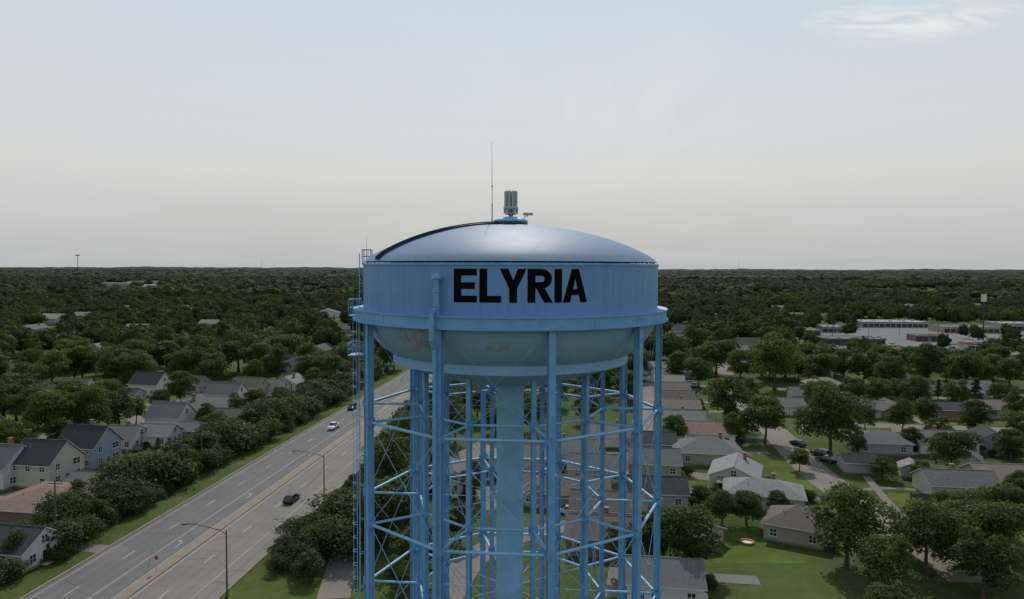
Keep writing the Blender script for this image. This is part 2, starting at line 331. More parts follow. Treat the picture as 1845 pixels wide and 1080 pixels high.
for f_ in ([(60,545),(80,534),(160,534),(150,545)],[(380,536),(390,526),(470,526),(470,536)],[(520,519),(530,512),(620,512),(620,519)],[(1350,538),(1360,529),(1430,529),(1430,538)],[(1560,530),(1570,521),(1680,521),(1690,530)],[(1700,552),(1710,541),(1800,541),(1810,552)],[(230,553),(250,543),(330,543),(330,553)],[(1440,512),(1450,506),(1560,506),(1560,512)],[(60,510),(60,505),(140,505),(140,510)]): lot(f_,'field',M_field,.005)
lot([(235,735),(305,712),(300,722),(250,742)],'lawn',M_lawn,0.006); lot([(175,858),(200,828),(262,828),(240,858)],'lawn',M_lawn,0.006); lot([(1285,1015),(1275,955),(1400,945),(1460,1015)],'lawn',M_lawn,0.006)
lot([(1575,915),(1600,888),(1660,890),(1665,915)],'lawn',M_lawn,0.0062); lot([(1520,850),(1530,822),(1620,826),(1640,850)],'lawn',M_lawn,0.006); lot([(1205,900),(1205,865),(1285,868),(1290,900)],'lawn',M_lawn,0.0065)
lot([(1385,875),(1395,845),(1455,848),(1485,885)],'lawn',M_lawn,0.0068); lot([(1560,765),(1565,757),(1740,760),(1745,768)],'lawn',M_lawn,0.0068)
# ------------------------------------------------------------- water tower
TX,TY=-0.12,60.0
tower=thing('water_tower','pale blue multi-leg steel water tower lettered ELYRIA','water tower',(TX,TY,0))
def tk_eye(name,mb,mats,label=None,par=None):
    me=mb.mesh(name,mats); o=kid(name,me,par or tower,(0,0,H)); 
    if label:o['label']=label
    return o
RC=12.5
mb=MB(); mb.lathe([(RC,-3.4),(RC,0.22)],144); tank=tk_eye('tank_wall',mb,[M_wall],'blue cylindrical tank wall with weld seams')
mb=MB(); mb.lathe([(RC,0.22),(RC+.07,0.22),(RC+.07,0.36),(RC-.05,0.40)],144,sm=False)
for i in range(60):
    t=2*math.pi*i/60; mb.box(((RC-.35)*math.cos(t),(RC-.35)*math.sin(t),0.5),(.1,.1,.16),0,t)
tk_eye('tank_rim',mb,[M_blue])
def roofz(r):
    q=min(1,r/RC); return 0.38+3.38*(0.6*(1-q*q)+0.4*math.sqrt(max(0,1-q*q)))
mb=MB(); mb.lathe([(max((RC-.05)*(1-k/32),.01),roofz((RC-.05)*(1-k/32))) for k in range(33)],144); roof=tk_eye('tank_roof',mb,[M_roof],'pale grey-blue domed roof with radial seams')
prof=[(12.45,-4.15),(12.4,-4.4),(12.2,-4.9),(11.9,-5.4),(11.45,-6.0),(10.95,-6.5),(10.4,-6.9),(9.95,-7.15)]
mb=MB(); mb.lathe(prof,144); tk_eye('tank_bowl',mb,[M_bowl],'weathered blue bowl with rust stains')
mb=MB(); mb.lathe([(9.93,-7.1),(10.05,-7.1),(10.05,-7.8),(9.9,-7.8)],144,sm=False); mb.lathe([(9.9,-7.8),(8.0,-8.5),(5.0,-9.4),(1.15,-10.0)],96)
tk_eye('tank_bottom_band',mb,[M_bowl])
mb=MB(); mb.lathe([(RC-.02,-3.30),(13.3,-3.30),(13.3,-3.42),(13.22,-3.42),(13.22,-4.12),(13.36,-4.12),(13.36,-4.24),(12.42,-4.24)],144,sm=False)
for i in range(20):
    t=2*math.pi*(i+.5)/20; mb.box((13.23*math.cos(t),13.23*math.sin(t),-3.77),(0.04,0.12,0.68),0,t)
tk_eye('balcony_girder',mb,[M_blue])
mb=MB(); mb.lathe([(1.18,-45),(1.18,-9.8)],48)
for zz_ in (-14,-19.5,-25,-31,-38): mb.lathe([(1.18,zz_),(1.22,zz_),(1.22,zz_-.1),(1.18,zz_-.1)],48,sm=False)
tk_eye('riser_pipe',mb,[M_blue2],'wide pale blue central riser pipe')
NL=10; ANG=[math.radians(-23+36*i) for i in range(NL)]
def pol(r,a,z): return (r*math.sin(a),-r*math.cos(a),z)
RO,RI=12.72,8.0
def legmesh(r,z1,z0,rad):
    mb=MB()
    mb.box((0,-rad+.03,(z0+z1)/2),(rad*1.9,.06,z1-z0)); mb.box((0,rad-.03,(z0+z1)/2),(rad*1.9,.06,z1-z0)); mb.box((0,0,(z0+z1)/2),(rad*.9,2*rad-.12,z1-z0-.02))
    for zz in (-12,-20,-28,-36):
        mb.box((0,0,zz),(rad*2+.35,.05,.7)); mb.box((0,0,zz),(.05,rad*2+.35,.7)); mb.box((0,0,zz),(rad*2+.06,rad*2+.06,.5))
    mb.box((0,0,z0+.02+.2),(1.5,1.5,.4)); return mb.mesh('leg',[M_blue])
LO=legmesh(RO,-4.24,-45,0.26); LI=legmesh(RI,-8.3,-45,0.19)
for a in ANG:
    for me,r in ((LO,RO),(LI,RI)):
        o=kid('leg',me,tower,(r*math.sin(a),-r*math.cos(a),H),a)
LEV=[12,20,28,36]
def member(name,p,q,r,m=M_blue2,n=10):
    p=Vector(p);q=Vector(q);mb=MB(); mb.tube(p,q,r,r,n); return tk_eye(name,mb,[m])
for l in LEV:
    for i in range(NL):
        a,b=ANG[i],ANG[(i+1)%NL]
        member('horizontal_strut',pol(RO,a,-l),pol(RO,b,-l),0.12)
        member('horizontal_strut',pol(RI,a,-l),pol(RI,b,-l),0.105)
        member('radial_strut',pol(RI,a,-l),pol(RO,a,-l),0.105)
LV=[4.3]+LEV+[44.5]
for k in range(5):
    for i in range(NL):
        a,b=ANG[i],ANG[(i+1)%NL]; rr=.011 if k==0 else .026
        member('tie_rod',pol(RO,a,-LV[k]),pol(RO,b,-LV[k+1]),rr,M_blue2,6)
        member('tie_rod',pol(RO,b,-LV[k]),pol(RO,a,-LV[k+1]),rr,M_blue2,6)
mb=MB()
for k in range(5):
    for i in range(NL):
        a,b=ANG[i],ANG[(i+1)%NL]; z0=max(LV[k],8.5)
        for p,q in ((a,b),(b,a)): mb.tube(pol(RI,p,-z0),pol(RI,q,-LV[k+1]),.024,.024,6)
        if k<4 and k>0: 
            mb.tube(pol(1.2,a,-LV[k]),pol(RI,a,-LV[k]),.03,.03,6)
o=tk_eye('tie_rods',mb,[M_blue2],'thin crossed tie rods of the inner legs'); o['kind']='stuff'
def letters():
    s=.24; Ls=[]
    E=[[(0,0),(s,0),(s,1),(0,1)],[(s,.80),(.73,.80),(.73,1),(s,1)],[(s,.40),(.67,.40),(.67,.60),(s,.60)],[(s,0),(.73,0),(.73,.20),(s,.20)]]
    Lc=[[(0,0),(s,0),(s,1),(0,1)],[(s,0),(.66,0),(.66,.20),(s,.20)]]
    Y=[[(0,1),(.28,.42),(.40,.66),(.26,1)],[(.54,1),(.40,.66),(.52,.42),(.80,1)],[(.28,0),(.52,0),(.52,.42),(.28,.42)],[(.28,.42),(.52,.42),(.40,.66),(.40,.66)]]
    Rr=[[(0,0),(s,0),(s,1),(0,1)],[(s,.80),(.44,.80),(.44,1),(s,1)],[(s,.42),(.44,.42),(.44,.61),(s,.61)],[(.27,.42),(.53,.42),(.78,0),(.51,0)]]
    for i in range(10):
        a=-math.pi/2+math.pi*i/10; b=-math.pi/2+math.pi*(i+1)/10
        o=lambda t:(.44+.31*math.cos(t),.71+.29*math.sin(t)); q=lambda t:(.44+.08*math.cos(t),.705+.095*math.sin(t))
        Rr.append([q(a),o(a),o(b),q(b)])
    I=[[(0,0),(s,0),(s,1),(0,1)]]
    Aa=[[(0,0),(.24,0),(.41,.72),(.29,1)],[(.58,0),(.82,0),(.53,1),(.41,.72)],[(.41,.72),(.41,.72),(.53,1),(.29,1)],[(.2919,.22),(.5281,.22),(.4856,.40),(.3344,.40)]]
    x=0
    for Lt,wd,gap in ((E,.73,.08),(Lc,.66,-.04),(Y,.80,.03),(Rr,.78,.05),(I,.24,.03),(Aa,.82,0)):
        for q in Lt: Ls.append([(p[0]+x,p[1]) for p in q])
        x+=wd+gap
    return Ls,x
Ls,tw=letters(); mb=MB(); a0,a1=math.radians(-18.3),math.radians(25.6)
for q in Ls:
    n=6
    def bil(u,v):
        return tuple((1-u)*(1-v)*q[0][k]+u*(1-v)*q[1][k]+u*v*q[2][k]+(1-u)*v*q[3][k] for k in (0,1))
    for i in range(n):
        for j in range(n):
            pts=[bil(i/n,j/n),bil((i+1)/n,j/n),bil((i+1)/n,(j+1)/n),bil(i/n,(j+1)/n)]
            mb.poly([pol(RC+.02,a0+(a1-a0)*p[0]/tw,-2.36+2.33*p[1]) for p in pts])
tk_eye('lettering',mb,[M_black],'black painted letters reading ELYRIA')
a=math.radians(-23.4); mb=MB(); Rp=12.95
mb.tube(pol(12.4,a,-0.75),pol(Rp,a,-0.75),.22,.22,14); mb.lathe([(.36,-.1),(.32,.12),(.13,.25),(0.01,.28)],14,c=(0,0)); n0=len(mb.v)-14*4
for i in range(n0,len(mb.v)): x,y,zv=mb.v[i]; mb.v[i]=(x+Rp*math.sin(a),y-Rp*math.cos(a),zv-.62)
mb.tube(pol(Rp,a,-0.72),pol(Rp,a,-3.3),.22,.22,14); mb.tube(pol(13.6,a,-3.0),pol(13.6,a,-5.0),.19,.19,14)
mb.tube(pol(Rp,a,-2.8),pol(13.6,a,-3.1),.2,.2,12); mb.tube(pol(13.6,a,-4.9),pol(13.22,a,-5.6),.18,.18,12); mb.tube(pol(13.22,a,-5.5),pol(13.22,a,-44.9),.14,.14,12)
for zz_ in (-1.6,-2.6): mb.tube(pol(Rp,a,zz_-.06),pol(Rp,a,zz_+.06),.29,.29,14)
for zz_ in (-5.8,-12.4,-20.4,-28.4): mb.tube(pol(13.22,a,zz_-.06),pol(13.22,a,zz_+.06),.2,.2,14)
tk_eye('overflow_pipe',mb,[M_blue])
def ladder(name,r,a,z0,z1,cage=True,w=.42,rr=.03,cr=.3):
    mb=MB(); ca,sa=math.cos(a),math.sin(a)
    t=Vector((ca,sa,0)); n=Vector((sa,-ca,0))
    for s in(-1,1):
        p=n*r+t*(s*w/2); mb.tube((p.x,p.y,z0),(p.x,p.y,z1),rr,rr,6)
    zz=z0
    while zz<z1: 
        p=n*r-t*w/2; q=n*r+t*w/2; mb.tube((p.x,p.y,zz),(q.x,q.y,zz),.016,.016,5,caps=False); zz+=.33
    if cage:
        cs=[n*(r+.28)+(t*math.cos(x)+n*math.sin(x))*cr for x in [math.pi*k/8-.35 for k in range(0,10)]]
        zz=z0+1.0
        while zz<z1:
            for i in range(len(cs)-1): mb.tube((cs[i].x,cs[i].y,zz),(cs[i+1].x,cs[i+1].y,zz),.025,.025,5,caps=False)
            zz+=1.2
        for i in (0,3,6,9): mb.tube((cs[i].x,cs[i].y,z0+1),(cs[i].x,cs[i].y,z1),.018,.018,5,caps=False)
    zz=z0+2
    while zz<z1:
        for s in(-1,1):
            p=n*r+t*(s*w/2); q=n*(r-.4)+t*(s*w/2); mb.tube(p+Vector((0,0,zz)),q+Vector((0,0,zz)),.025,.025,5)
        zz+=3
    return tk_eye(name,mb,[M_blue2])
AL=math.radians(-89)
ladder('ladder',13.1,AL,-44.9,-3.3)
ladder('ladder',RC+.3,math.radians(-76),-3.3,0.9,False)
ladder('ladder',RC+.3,math.radians(-80),-3.3,1.2,False)
def rail_box(cr,ca,w,d,z,h,name):
    mb=MB(); t=Vector((math.cos(ca),math.sin(ca),0)); n=Vector((math.sin(ca),-math.cos(ca),0)); c=n*cr
    P4=[c+t*sx*w/2+n*sy*d/2 for sx,sy in((-1,-1),(1,-1),(1,1),(-1,1))]
    mb.box((c.x,c.y,z),(w,d,.07),0,ca)
    for i in range(4):
        p=P4[i];q=P4[(i+1)%4]; mb.tube((p.x,p.y,z),(p.x,p.y,z+h),.03,.03,6)
        m_=(p+q)/2; mb.tube((m_.x,m_.y,z),(m_.x,m_.y,z+h),.025,.025,6)
        for k in (.5,1): mb.tube((p.x,p.y,z+h*k),(q.x,q.y,z+h*k),.03,.03,6)
    return tk_eye(name,mb,[M_blue])
rail_box(13.25,AL,1.7,1.3,-7.5,1.05,'ladder_platform'); rail_box(13.45,AL,1.5,.8,-4.1,1.4,'ladder_platform')
rail_box(12.25,math.radians(-85),1.3,.7,.40,1.15,'roof_access_rail')
mb=MB(); AR=math.radians(-56)
t=Vector((math.cos(AR),math.sin(AR),0)); n=Vector((math.sin(AR),-math.cos(AR),0))
for side in(-.2,.2):
    for hgt,rr in ((.10,.07),(.24,.045)):
        mb.path([((n*r+t*side).x,(n*r+t*side).y,roofz(r)+hgt) for r in [12.4-10.9*k/21 for k in range(22)]],rr,6)
for k in range(44):
    r=12.3-10.6*k/43; p=n*r-t*.2; q=n*r+t*.2
    mb.tube((p.x,p.y,roofz(r)+.1),(q.x,q.y,roofz(r)+.1),.022,.022,5)
    if k%8==0: mb.tube((p.x,p.y,roofz(r)),(p.x,p.y,roofz(r)+.25),.025,.025,5); mb.tube((q.x,q.y,roofz(r)),(q.x,q.y,roofz(r)+.25),.025,.025,5)
tk_eye('roof_ladder',mb,[mat('roof_ladder_steel',(0.025,0.04,0.06),.8,.2,spec=.1)])
mb=MB(); mb.lathe([(1.0,3.55),(1.0,3.95),(1.45,3.98),(1.5,4.1),(1.4,4.2),(.9,4.35),(.5,4.45),(.01,4.5)],40)
tk_eye('roof_vent',mb,[M_blue2])
mb=MB(); mb.lathe([(1.46,3.80),(1.46,3.96)],40,sm=False); mb.lathe([(.95,3.96),(1.46,3.96)],40,sm=False)
mb.lathe([(1.46,3.80),(.95,3.80)],40,sm=False); tk_eye('vent_screen',mb,[M_dark])
mb=MB(); mb.tube((0,0,4.3),(0,0,6.6),.16,.12,12); mb.lathe([(.1,5.05),(.62,5.05),(.66,5.2),(.62,5.32),(.1,5.32)],24); mb.lathe([(.1,4.65),(.5,4.65),(.5,4.72),(.1,4.72)],24)
for i in range(6):
    t=i*math.pi/3; mb.tube((.1*math.cos(t),.1*math.sin(t),4.5),(.55*math.cos(t),.55*math.sin(t),5.1),.04,.04,6); mb.box((.52*math.cos(t),.52*math.sin(t),4.88),(.2,.16,.3),0,t)
mast=tk_eye('antenna_mast',mb,[M_grey],'grey mast with ring platform')
for i in range(9):
    t=i*2*math.pi/9+.2; mb=MB(); c=(.5*math.cos(t),.5*math.sin(t))
    mb.box((c[0],c[1],5.98),(.12,.22,1.3),0,t); mb.tube((c[0]*.75,c[1]*.75,5.3),(c[0]*.75,c[1]*.75,6.7),.03,.03,6); mb.box((c[0]*.88,c[1]*.88,5.6),(.2,.06,.06),0,t); mb.box((c[0]*.88,c[1]*.88,6.4),(.2,.06,.06),0,t)
    tk_eye('panel_antenna',mb,[M_grey])
mb=MB(); x=-1.62
mb.tube((x,0,3.7),(x,0,5.4),.05,.05,8); mb.tube((x,0,5.4),(x-.02,0,8.6),.035,.025,6); mb.tube((x-.02,0,8.6),(x-.04,0,10.9),.022,.012,6)
for q in (4.1,5.4,7.0): mb.tube((x,0,q),(x,0,q+.12),.07,.07,8)
tk_eye('whip_antenna',mb,[M_galv])
mb=MB(); mb.tube((.9,-.2,4.2),(1.45,-.2,4.62),.035,.035,6); mb.tube((1.45,-.2,4.4),(1.45,-.2,4.7),.04,.04,6)
mb.box((1.62,-.2,4.68),(.55,.22,.22)); mb.lathe([(.01,4.57),(.14,4.57),(.14,4.8),(.01,4.8)],12,c=(1.2,-.2)); tk_eye('floodlight',mb,[M_grey])
mb=MB(); mb.tube(pol(12.2,math.radians(-78),.5),pol(12.2,math.radians(-78),2.6),.02,.01,5); tk_eye('whip_antenna',mb,[M_galv])
SEGS.append((-1,50,1,70,17)); CLEAR.append((0,60,19))
# ------------------------------------------------------------- tree generators
def icosphere(sub):
    import bmesh
    bm=bmesh.new(); bmesh.ops.create_icosphere(bm,subdivisions=sub,radius=1); bm.verts.ensure_lookup_table()
    v=np.array([x.co[:] for x in bm.verts]); f=np.array([[q.index for q in p.verts] for p in bm.faces]); bm.free(); return v,f
IC1=icosphere(1); IC2=icosphere(2)
def unit(n):
    d=rng.normal(size=(n,3)); return d/np.linalg.norm(d,axis=1,keepdims=True)
def lobes(Rx,z0,z1,k,kind='round'):
    cs=[];rs=[];H_=z1-z0
    for i in range(k):
        t=(i+.5)/k; zz=z0+H_*(.12+.76*t)
        wid={'round':math.sin(math.pi*min(1,.18+.72*t))**.7,'oval':math.sin(math.pi*min(1,.15+.75*t)),'spread':(.75+.35*t) if t<.75 else .55,'cone':1.05-t}[kind]
        a=i*2.4+rng.uniform(-.5,.5); rr=Rx*wid*rng.uniform(.35,.72)
        cs.append((rr*math.cos(a),rr*math.sin(a),zz+rng.uniform(-.05,.05)*H_)); rs.append(Rx*rng.uniform(.24,.50)*(.5+.5*wid))
    return np.array(cs),np.array(rs)
def leafcloud(Rx,z0,z1,k,n,size,kind='round',flat=.75,tv=.22,loose=0.0):
    cs,rs=lobes(Rx,z0,z1,k,kind)
    li=rng.choice(k,n,p=rs**2/np.sum(rs**2)); d=unit(n); d[:,2]=np.where(d[:,2]<-.3,-d[:,2],d[:,2])
    rad=rng.uniform(.55,1.08,n)**.6*(1+loose*np.abs(rng.normal(size=n)))
    p=cs[li]+d*(rs[li]*rad)[:,None]*np.array([1,1,flat])
    nn=d*.75+unit(n)*.65+np.array([0,0,.3]); nn/=np.linalg.norm(nn,axis=1,keepdims=True)
    a=np.cross(nn,unit(n)); a/=np.linalg.norm(a,axis=1,keepdims=True); b=np.cross(nn,a)
    s=size*rng.uniform(.6,1.3,n)[:,None]; a=a*s; b=b*s*rng.uniform(.5,.9,n)[:,None]
    v=np.stack([p-a*.5,p-b*.5,p+a*.6,p+b*.5],1).reshape(-1,3)
    i=np.arange(n)*4; f=np.concatenate([np.stack([i,i+1,i+2],1),np.stack([i,i+2,i+3],1)])
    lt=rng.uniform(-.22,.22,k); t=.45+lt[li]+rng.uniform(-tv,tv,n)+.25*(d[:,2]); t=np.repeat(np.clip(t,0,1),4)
    return v,f,t,cs,rs
def trimesh(name,v,f,t,mats,haze=None):
    me=bpy.data.meshes.new(name); nv,nf=len(v),len(f)
    me.vertices.add(nv); me.vertices.foreach_set('co',v.astype(np.float32).ravel())
    me.loops.add(nf*3); me.loops.foreach_set('vertex_index',f.astype(np.int32).ravel())
    me.polygons.add(nf); me.polygons.foreach_set('loop_start',(np.arange(nf)*3).astype(np.int32))
    for m in mats: me.materials.append(m)
    me.update(calc_edges=True)
    at=me.attributes.new('tint','FLOAT','POINT'); at.data.foreach_set('value',t.astype(np.float32))
    if haze is not None:
        at=me.attributes.new('haze','FLOAT','POINT'); at.data.foreach_set('value',haze.astype(np.float32))
    return me
def make_tree(kind,Hh,Rx,zlow,k,n,size,label,leaf=M_leaf,cat='tree',name='tree',loose=.12):
    v,f,t,cs,rs=leafcloud(Rx,zlow,Hh,k,n,size,kind,loose=loose)
    crown=trimesh('crown',v,f,t,[leaf])
    mb=MB(); th=zlow+.35*(Hh-zlow)
    x=y=0; pz=0; pr=Hh*.028
    for i in range(5):
        nx,ny,nz=x+random.uniform(-.12,.12),y+random.uniform(-.12,.12),th*(i+1)/5; r1=pr*.84; mb.tube((x,y,pz),(nx,ny,nz),pr if i else pr*1.25,r1,9,caps=False); x,y,pz,pr=nx,ny,nz,r1
    order=list(range(k)); random.shuffle(order)
    for i in order[:9]:
        s=Vector((x,y,th*random.uniform(.6,1))) ; e=Vector(cs[i]); m_=s.lerp(e,.5)+Vector((0,0,-.3)); mb.tube(s,m_,pr*.6,pr*.4,6,caps=False); mb.tube(m_,e,pr*.4,pr*.12,5,caps=False)
    tr=mb.mesh('trunk',[M_bark])
    return dict(crown=crown,trunk=tr,H=Hh,R=Rx,label=label,cat=cat,name=name)
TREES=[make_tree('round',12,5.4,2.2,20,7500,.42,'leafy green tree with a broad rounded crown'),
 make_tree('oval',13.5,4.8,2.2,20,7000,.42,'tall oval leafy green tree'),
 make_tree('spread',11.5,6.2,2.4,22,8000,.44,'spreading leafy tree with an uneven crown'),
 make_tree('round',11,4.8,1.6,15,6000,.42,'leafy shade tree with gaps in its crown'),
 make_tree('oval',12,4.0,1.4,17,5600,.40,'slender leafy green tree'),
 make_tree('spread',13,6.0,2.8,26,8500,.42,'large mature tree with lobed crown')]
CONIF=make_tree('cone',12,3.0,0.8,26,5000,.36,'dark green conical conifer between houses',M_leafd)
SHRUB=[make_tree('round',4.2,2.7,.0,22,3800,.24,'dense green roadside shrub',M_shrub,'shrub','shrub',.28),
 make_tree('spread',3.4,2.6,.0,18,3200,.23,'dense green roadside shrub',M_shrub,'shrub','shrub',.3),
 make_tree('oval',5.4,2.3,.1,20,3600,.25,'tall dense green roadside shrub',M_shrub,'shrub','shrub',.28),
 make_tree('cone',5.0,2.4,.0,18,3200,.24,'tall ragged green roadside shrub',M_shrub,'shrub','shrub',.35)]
def plant(T,x,y,h,wf=1.0,group=None,label=None):
    s=h/T['H']; o=thing(T['name'],label or T['label'],T['cat'],(x,y,-.05),random.uniform(0,6.28),None,group)
    o.scale=(s*wf,s*wf*random.uniform(.85,1.15),s); ob('trunk',T['trunk'],o); ob('crown',T['crown'],o)
    CLEAR.append((x,y,T['R']*s*.7)); return o
ntree=0
NOT=[(105,800,15,2,1.1),(60,780,13,0,1),(165,792,14,5,1),(215,775,12,3,1.1),(325,732,12,0,1),(372,775,8,3,1.1),(385,700,14,0,1.2),
(1308,772,16.5,1,1.15),(1378,800,13,0,1.1),(1497,826,17,5,1.1),(1240,1040,11,0,1.1),(1195,1015,9,3,1),(1525,1022,13,0,1.05),(1395,705,21,5,1),(1290,675,16,2,1.1),(1335,690,14,0,1.1),
(1670,700,19,1,1.1),(1605,712,15,0,1.1),(1555,700,16,3,1.1),(1520,690,14,0,1),(1740,700,14,2,1),(1790,690,12,0,1),(1625,780,10,3,1),(1755,790,11,0,1),(1668,775,10,1,1.1),
(1712,850,10,2,1),(1670,1035,11,5,1.15),(1750,1020,11,2,1.15),(1810,990,11,0,1.1),(1840,940,10,1,1),(1600,1075,9,3,1),(1710,965,8,0,1.2),(1770,1079,10,3,1.1),(1640,1005,7,1,1.1),(1780,960,8,5,1.1),
(1300,950,7,3,1.2),(1345,948,6.5,0,1.2),(1262,905,3.6,0,1.3),(1440,620,12,1,1),(1222,690,13,0,1.1),(1250,650,17,5,1.1),
(1210,660,16,2,1.1),(1450,672,14,0,1.1),(1490,674,13,2,1.1),(1415,680,15,5,1.1),(1640,672,12,0,1),(1585,668,12,2,1),(1700,676,12,3,1.1),(1770,672,10,5,1),(1820,700,12,0,1),(1470,742,11,2,1.1),(1535,738,11,0,1.1),(1650,738,11,5,1.1),(1725,738,10,3,1),(1800,745,10,0,1),
(1590,865,5,2,1.3),(1215,800,8,0,1),(1330,800,9,3,1),(1400,925,4.5,0,1.3),(1260,700,12,2,1),(1440,850,5.5,0,1.2),(1350,740,11,4,1),(1510,760,9,1,1),(1580,735,10,2,1),(1690,805,8,3,1),(1640,815,7,1,1),(1545,820,6,3,1.1),(1660,870,5,0,1.2),
(705,905,14,5,1.1),(730,850,14,0,1),(700,985,12,2,1),(745,800,13,1,1),(722,960,11,3,1.1),(780,760,12,0,1.1),(760,1050,9,0,1.2),(820,800,11,5,1),(860,760,12,2,1),(1130,730,12,0,1),(1085,715,12,5,1),
(960,780,11,3,1),(1060,765,10,0,1),(1000,735,12,5,1),(1165,1010,8,0,1),(1120,1040,8,3,1),(30,760,15,0,1.1),(15,830,10,2,1),(1820,830,8,0,1),(830,980,7,0,1),(850,900,8,4,1),
(600,700,13,0,1.1),(560,690,12,2,1.1),(620,690,15,5,1.1),(470,680,15,0,1.2),(250,700,14,5,1.1),(210,690,15,2,1.1),(150,690,15,0,1.2),(95,700,14,5,1.1),(430,670,18,5,1.25),(500,668,17,2,1.2),(330,690,14,2,1.1),(300,675,15,0,1.2),(365,672,17,3,1.2),
(45,730,14,5,1.1),(185,745,11,2,1),(290,740,7,0,1),(460,745,8,0,1.1),(505,735,7,2,1),(390,795,8,0,1.1),(130,760,13,0,1.1),(10,770,14,2,1.1),(75,850,6,0,1),(245,765,8,0,1.1),(425,748,7,3,1.1),(565,705,9,0,1.1)]
for u,v,h,t,wf in NOT:
    x,y=G(u,v); plant(TREES[t],x,y,h,wf); ntree+=1
for u,v,h in ((1150,640,10),(285,822,5),(305,822,5),(1480,700,9),(1690,720,8),(460,745,8)):
    x,y=G(u,v); plant(CONIF,x,y,h); ntree+=1
NSH=0
def belt(off0,off1,s0,s1,step,h0,h1,dens=1.0):
    global NSH
    s=s0
    while s<s1:
        if random.random()<dens:
            x,y=R2(random.uniform(off0,off1),s); u,v=P(x,y)
            if -100<u<1950 and v<1130: plant(random.choice(SHRUB),x,y,random.uniform(h0,h1),random.uniform(1.0,1.4),'shrubs along the highway'); NSH+=1
        s+=step*random.uniform(.6,1.4)
belt(-8.5,-6,-28,190,2.9,2.8,6.2); belt(-13.5,-9.5,-28,190,3.4,3.5,8.5,.95); belt(-17,-13,-20,150,6,4,7,.7)
belt(W+3.5,W+6,0,60,2.8,2.5,5); belt(W+7,W+10.5,-2,110,3.4,3.5,7,.95); belt(W+11,W+15,6,70,4.5,4,7,.85); belt(W+4.5,W+9,60,200,4,4,7,.9)
# ------------------------------------------------------------- houses
def wallmat(n,c): return mat(n,c,.75,.1,.8)
WM={'white':wallmat('white_siding',(.52,.51,.48)),'cream':wallmat('cream_siding',(.42,.385,.32)),'blue-grey':wallmat('bluegrey_siding',(.22,.26,.31)),'tan':wallmat('tan_siding',(.32,.27,.21)),
'brick':wallmat('red_brick',(.20,.11,.085)),'grey':wallmat('grey_siding',(.31,.31,.30)),'pink':wallmat('pink_siding',(.36,.25,.22)),'dark':wallmat('dark_brown_wall',(.10,.075,.06))}
def roofm(n,c):
    m,nt,N,L,b=newmat(n); tc=N.new('ShaderNodeTexCoord'); o=tc.outputs['Object']; oi=N.new('ShaderNodeObjectInfo')
    br=N.new('ShaderNodeTexBrick'); br.inputs['Scale'].default_value=1; br.inputs['Brick Width'].default_value=.9; br.inputs['Row Height'].default_value=.32; br.inputs['Mortar Size'].default_value=.03
    br.inputs['Color1'].default_value=tuple(x*.85 for x in c)+(1,); br.inputs['Color2'].default_value=tuple(x*1.15 for x in c)+(1,); br.inputs['Mortar'].default_value=tuple(x*.5 for x in c)+(1,)
    sx=N.new('ShaderNodeSeparateXYZ'); L.new(o,sx.inputs[0]); cb=N.new('ShaderNodeCombineXYZ'); L.new(sx.outputs[1],cb.inputs[0]); L.new(math_n(N,L,'MULTIPLY',sx.outputs[2],2.0),cb.inputs[1]); L.new(cb.outputs[0],br.inputs['Vector'])
    st=noise(N,L,vscale(N,L,o,(1,1,.3)),.9,5,.65); c2=mixc(N,L,ramp(N,L,st,[(.4,0.0),(.75,.6)]),br.outputs[0],tuple(x*.6 for x in c))
    c2=mixc(N,L,math_n(N,L,'MULTIPLY',oi.outputs['Random'],.5),c2,tuple(x*1.45 for x in c)); L.new(c2,b.inputs['Base Color']); b.inputs['Roughness'].default_value=.85; b.inputs['Specular IOR Level'].default_value=.15
    return m
RMt={'charcoal':roofm('charcoal_shingle',(.045,.045,.048)),'grey':roofm('grey_shingle',(.12,.117,.113)),'pale grey':roofm('pale_shingle',(.19,.187,.182)),'brown':roofm('brown_shingle',(.11,.092,.076)),
'tan':roofm('tan_shingle',(.19,.16,.13)),'red-brown':roofm('redbrown_shingle',(.18,.125,.10)),'white':roofm('white_metal_roof',(.6,.6,.6))}
M_glass=mat('window_glass',(.02,.025,.03),.08,.2,1,spec=.8); M_trim=mat('white_trim',(.58,.58,.56),.5,.05); M_door=mat('door_paint',(.16,.09,.06),.5,.2); M_doorw=mat('garage_door_white',(.55,.55,.53),.5,.06)
M_brickc=mat('chimney_brick',(.22,.11,.08),.9,.3,3)
def winmesh(w,h):
    mb=MB(); mb.box((0,-.02,0),(w,.04,h),1)
    for x in(-w/2,0,w/2): mb.box((x,-.045,0),(.07,.05,h+.1 if x else h),0)
    for z in(-h/2,0,h/2): mb.box((0,-.043,z),(w+.09,.045,.07),0)
    mb.box((0,-.07,-h/2-.07),(w+.25,.12,.05),0)
    return mb.mesh('window',[M_trim,M_glass])
WIN=winmesh(1.1,1.25); WINW=winmesh(1.9,1.3)
mb=MB(); mb.box((0,-.025,1.05),(.95,.05,2.1),0); mb.box((-.52,-.04,1.05),(.09,.08,2.2),1); mb.box((.52,-.04,1.05),(.09,.08,2.2),1); mb.box((0,-.04,2.15),(1.13,.08,.1),1); mb.tube((.36,-.05,1),(.36,-.12,1),.04,.04,6,1); mb.box((0,-.5,.1),(1.4,.95,.2),1)
DOOR=mb.mesh('door',[M_door,M_trim])
mb=MB(); mb.box((0,-.03,1.1),(4.4,.05,2.1),0)
for k in range(4): mb.box((0,-.06,.35+.5*k),(4.2,.03,.42),0)
GDOOR=mb.mesh('garage_door',[M_doorw])
HN=0
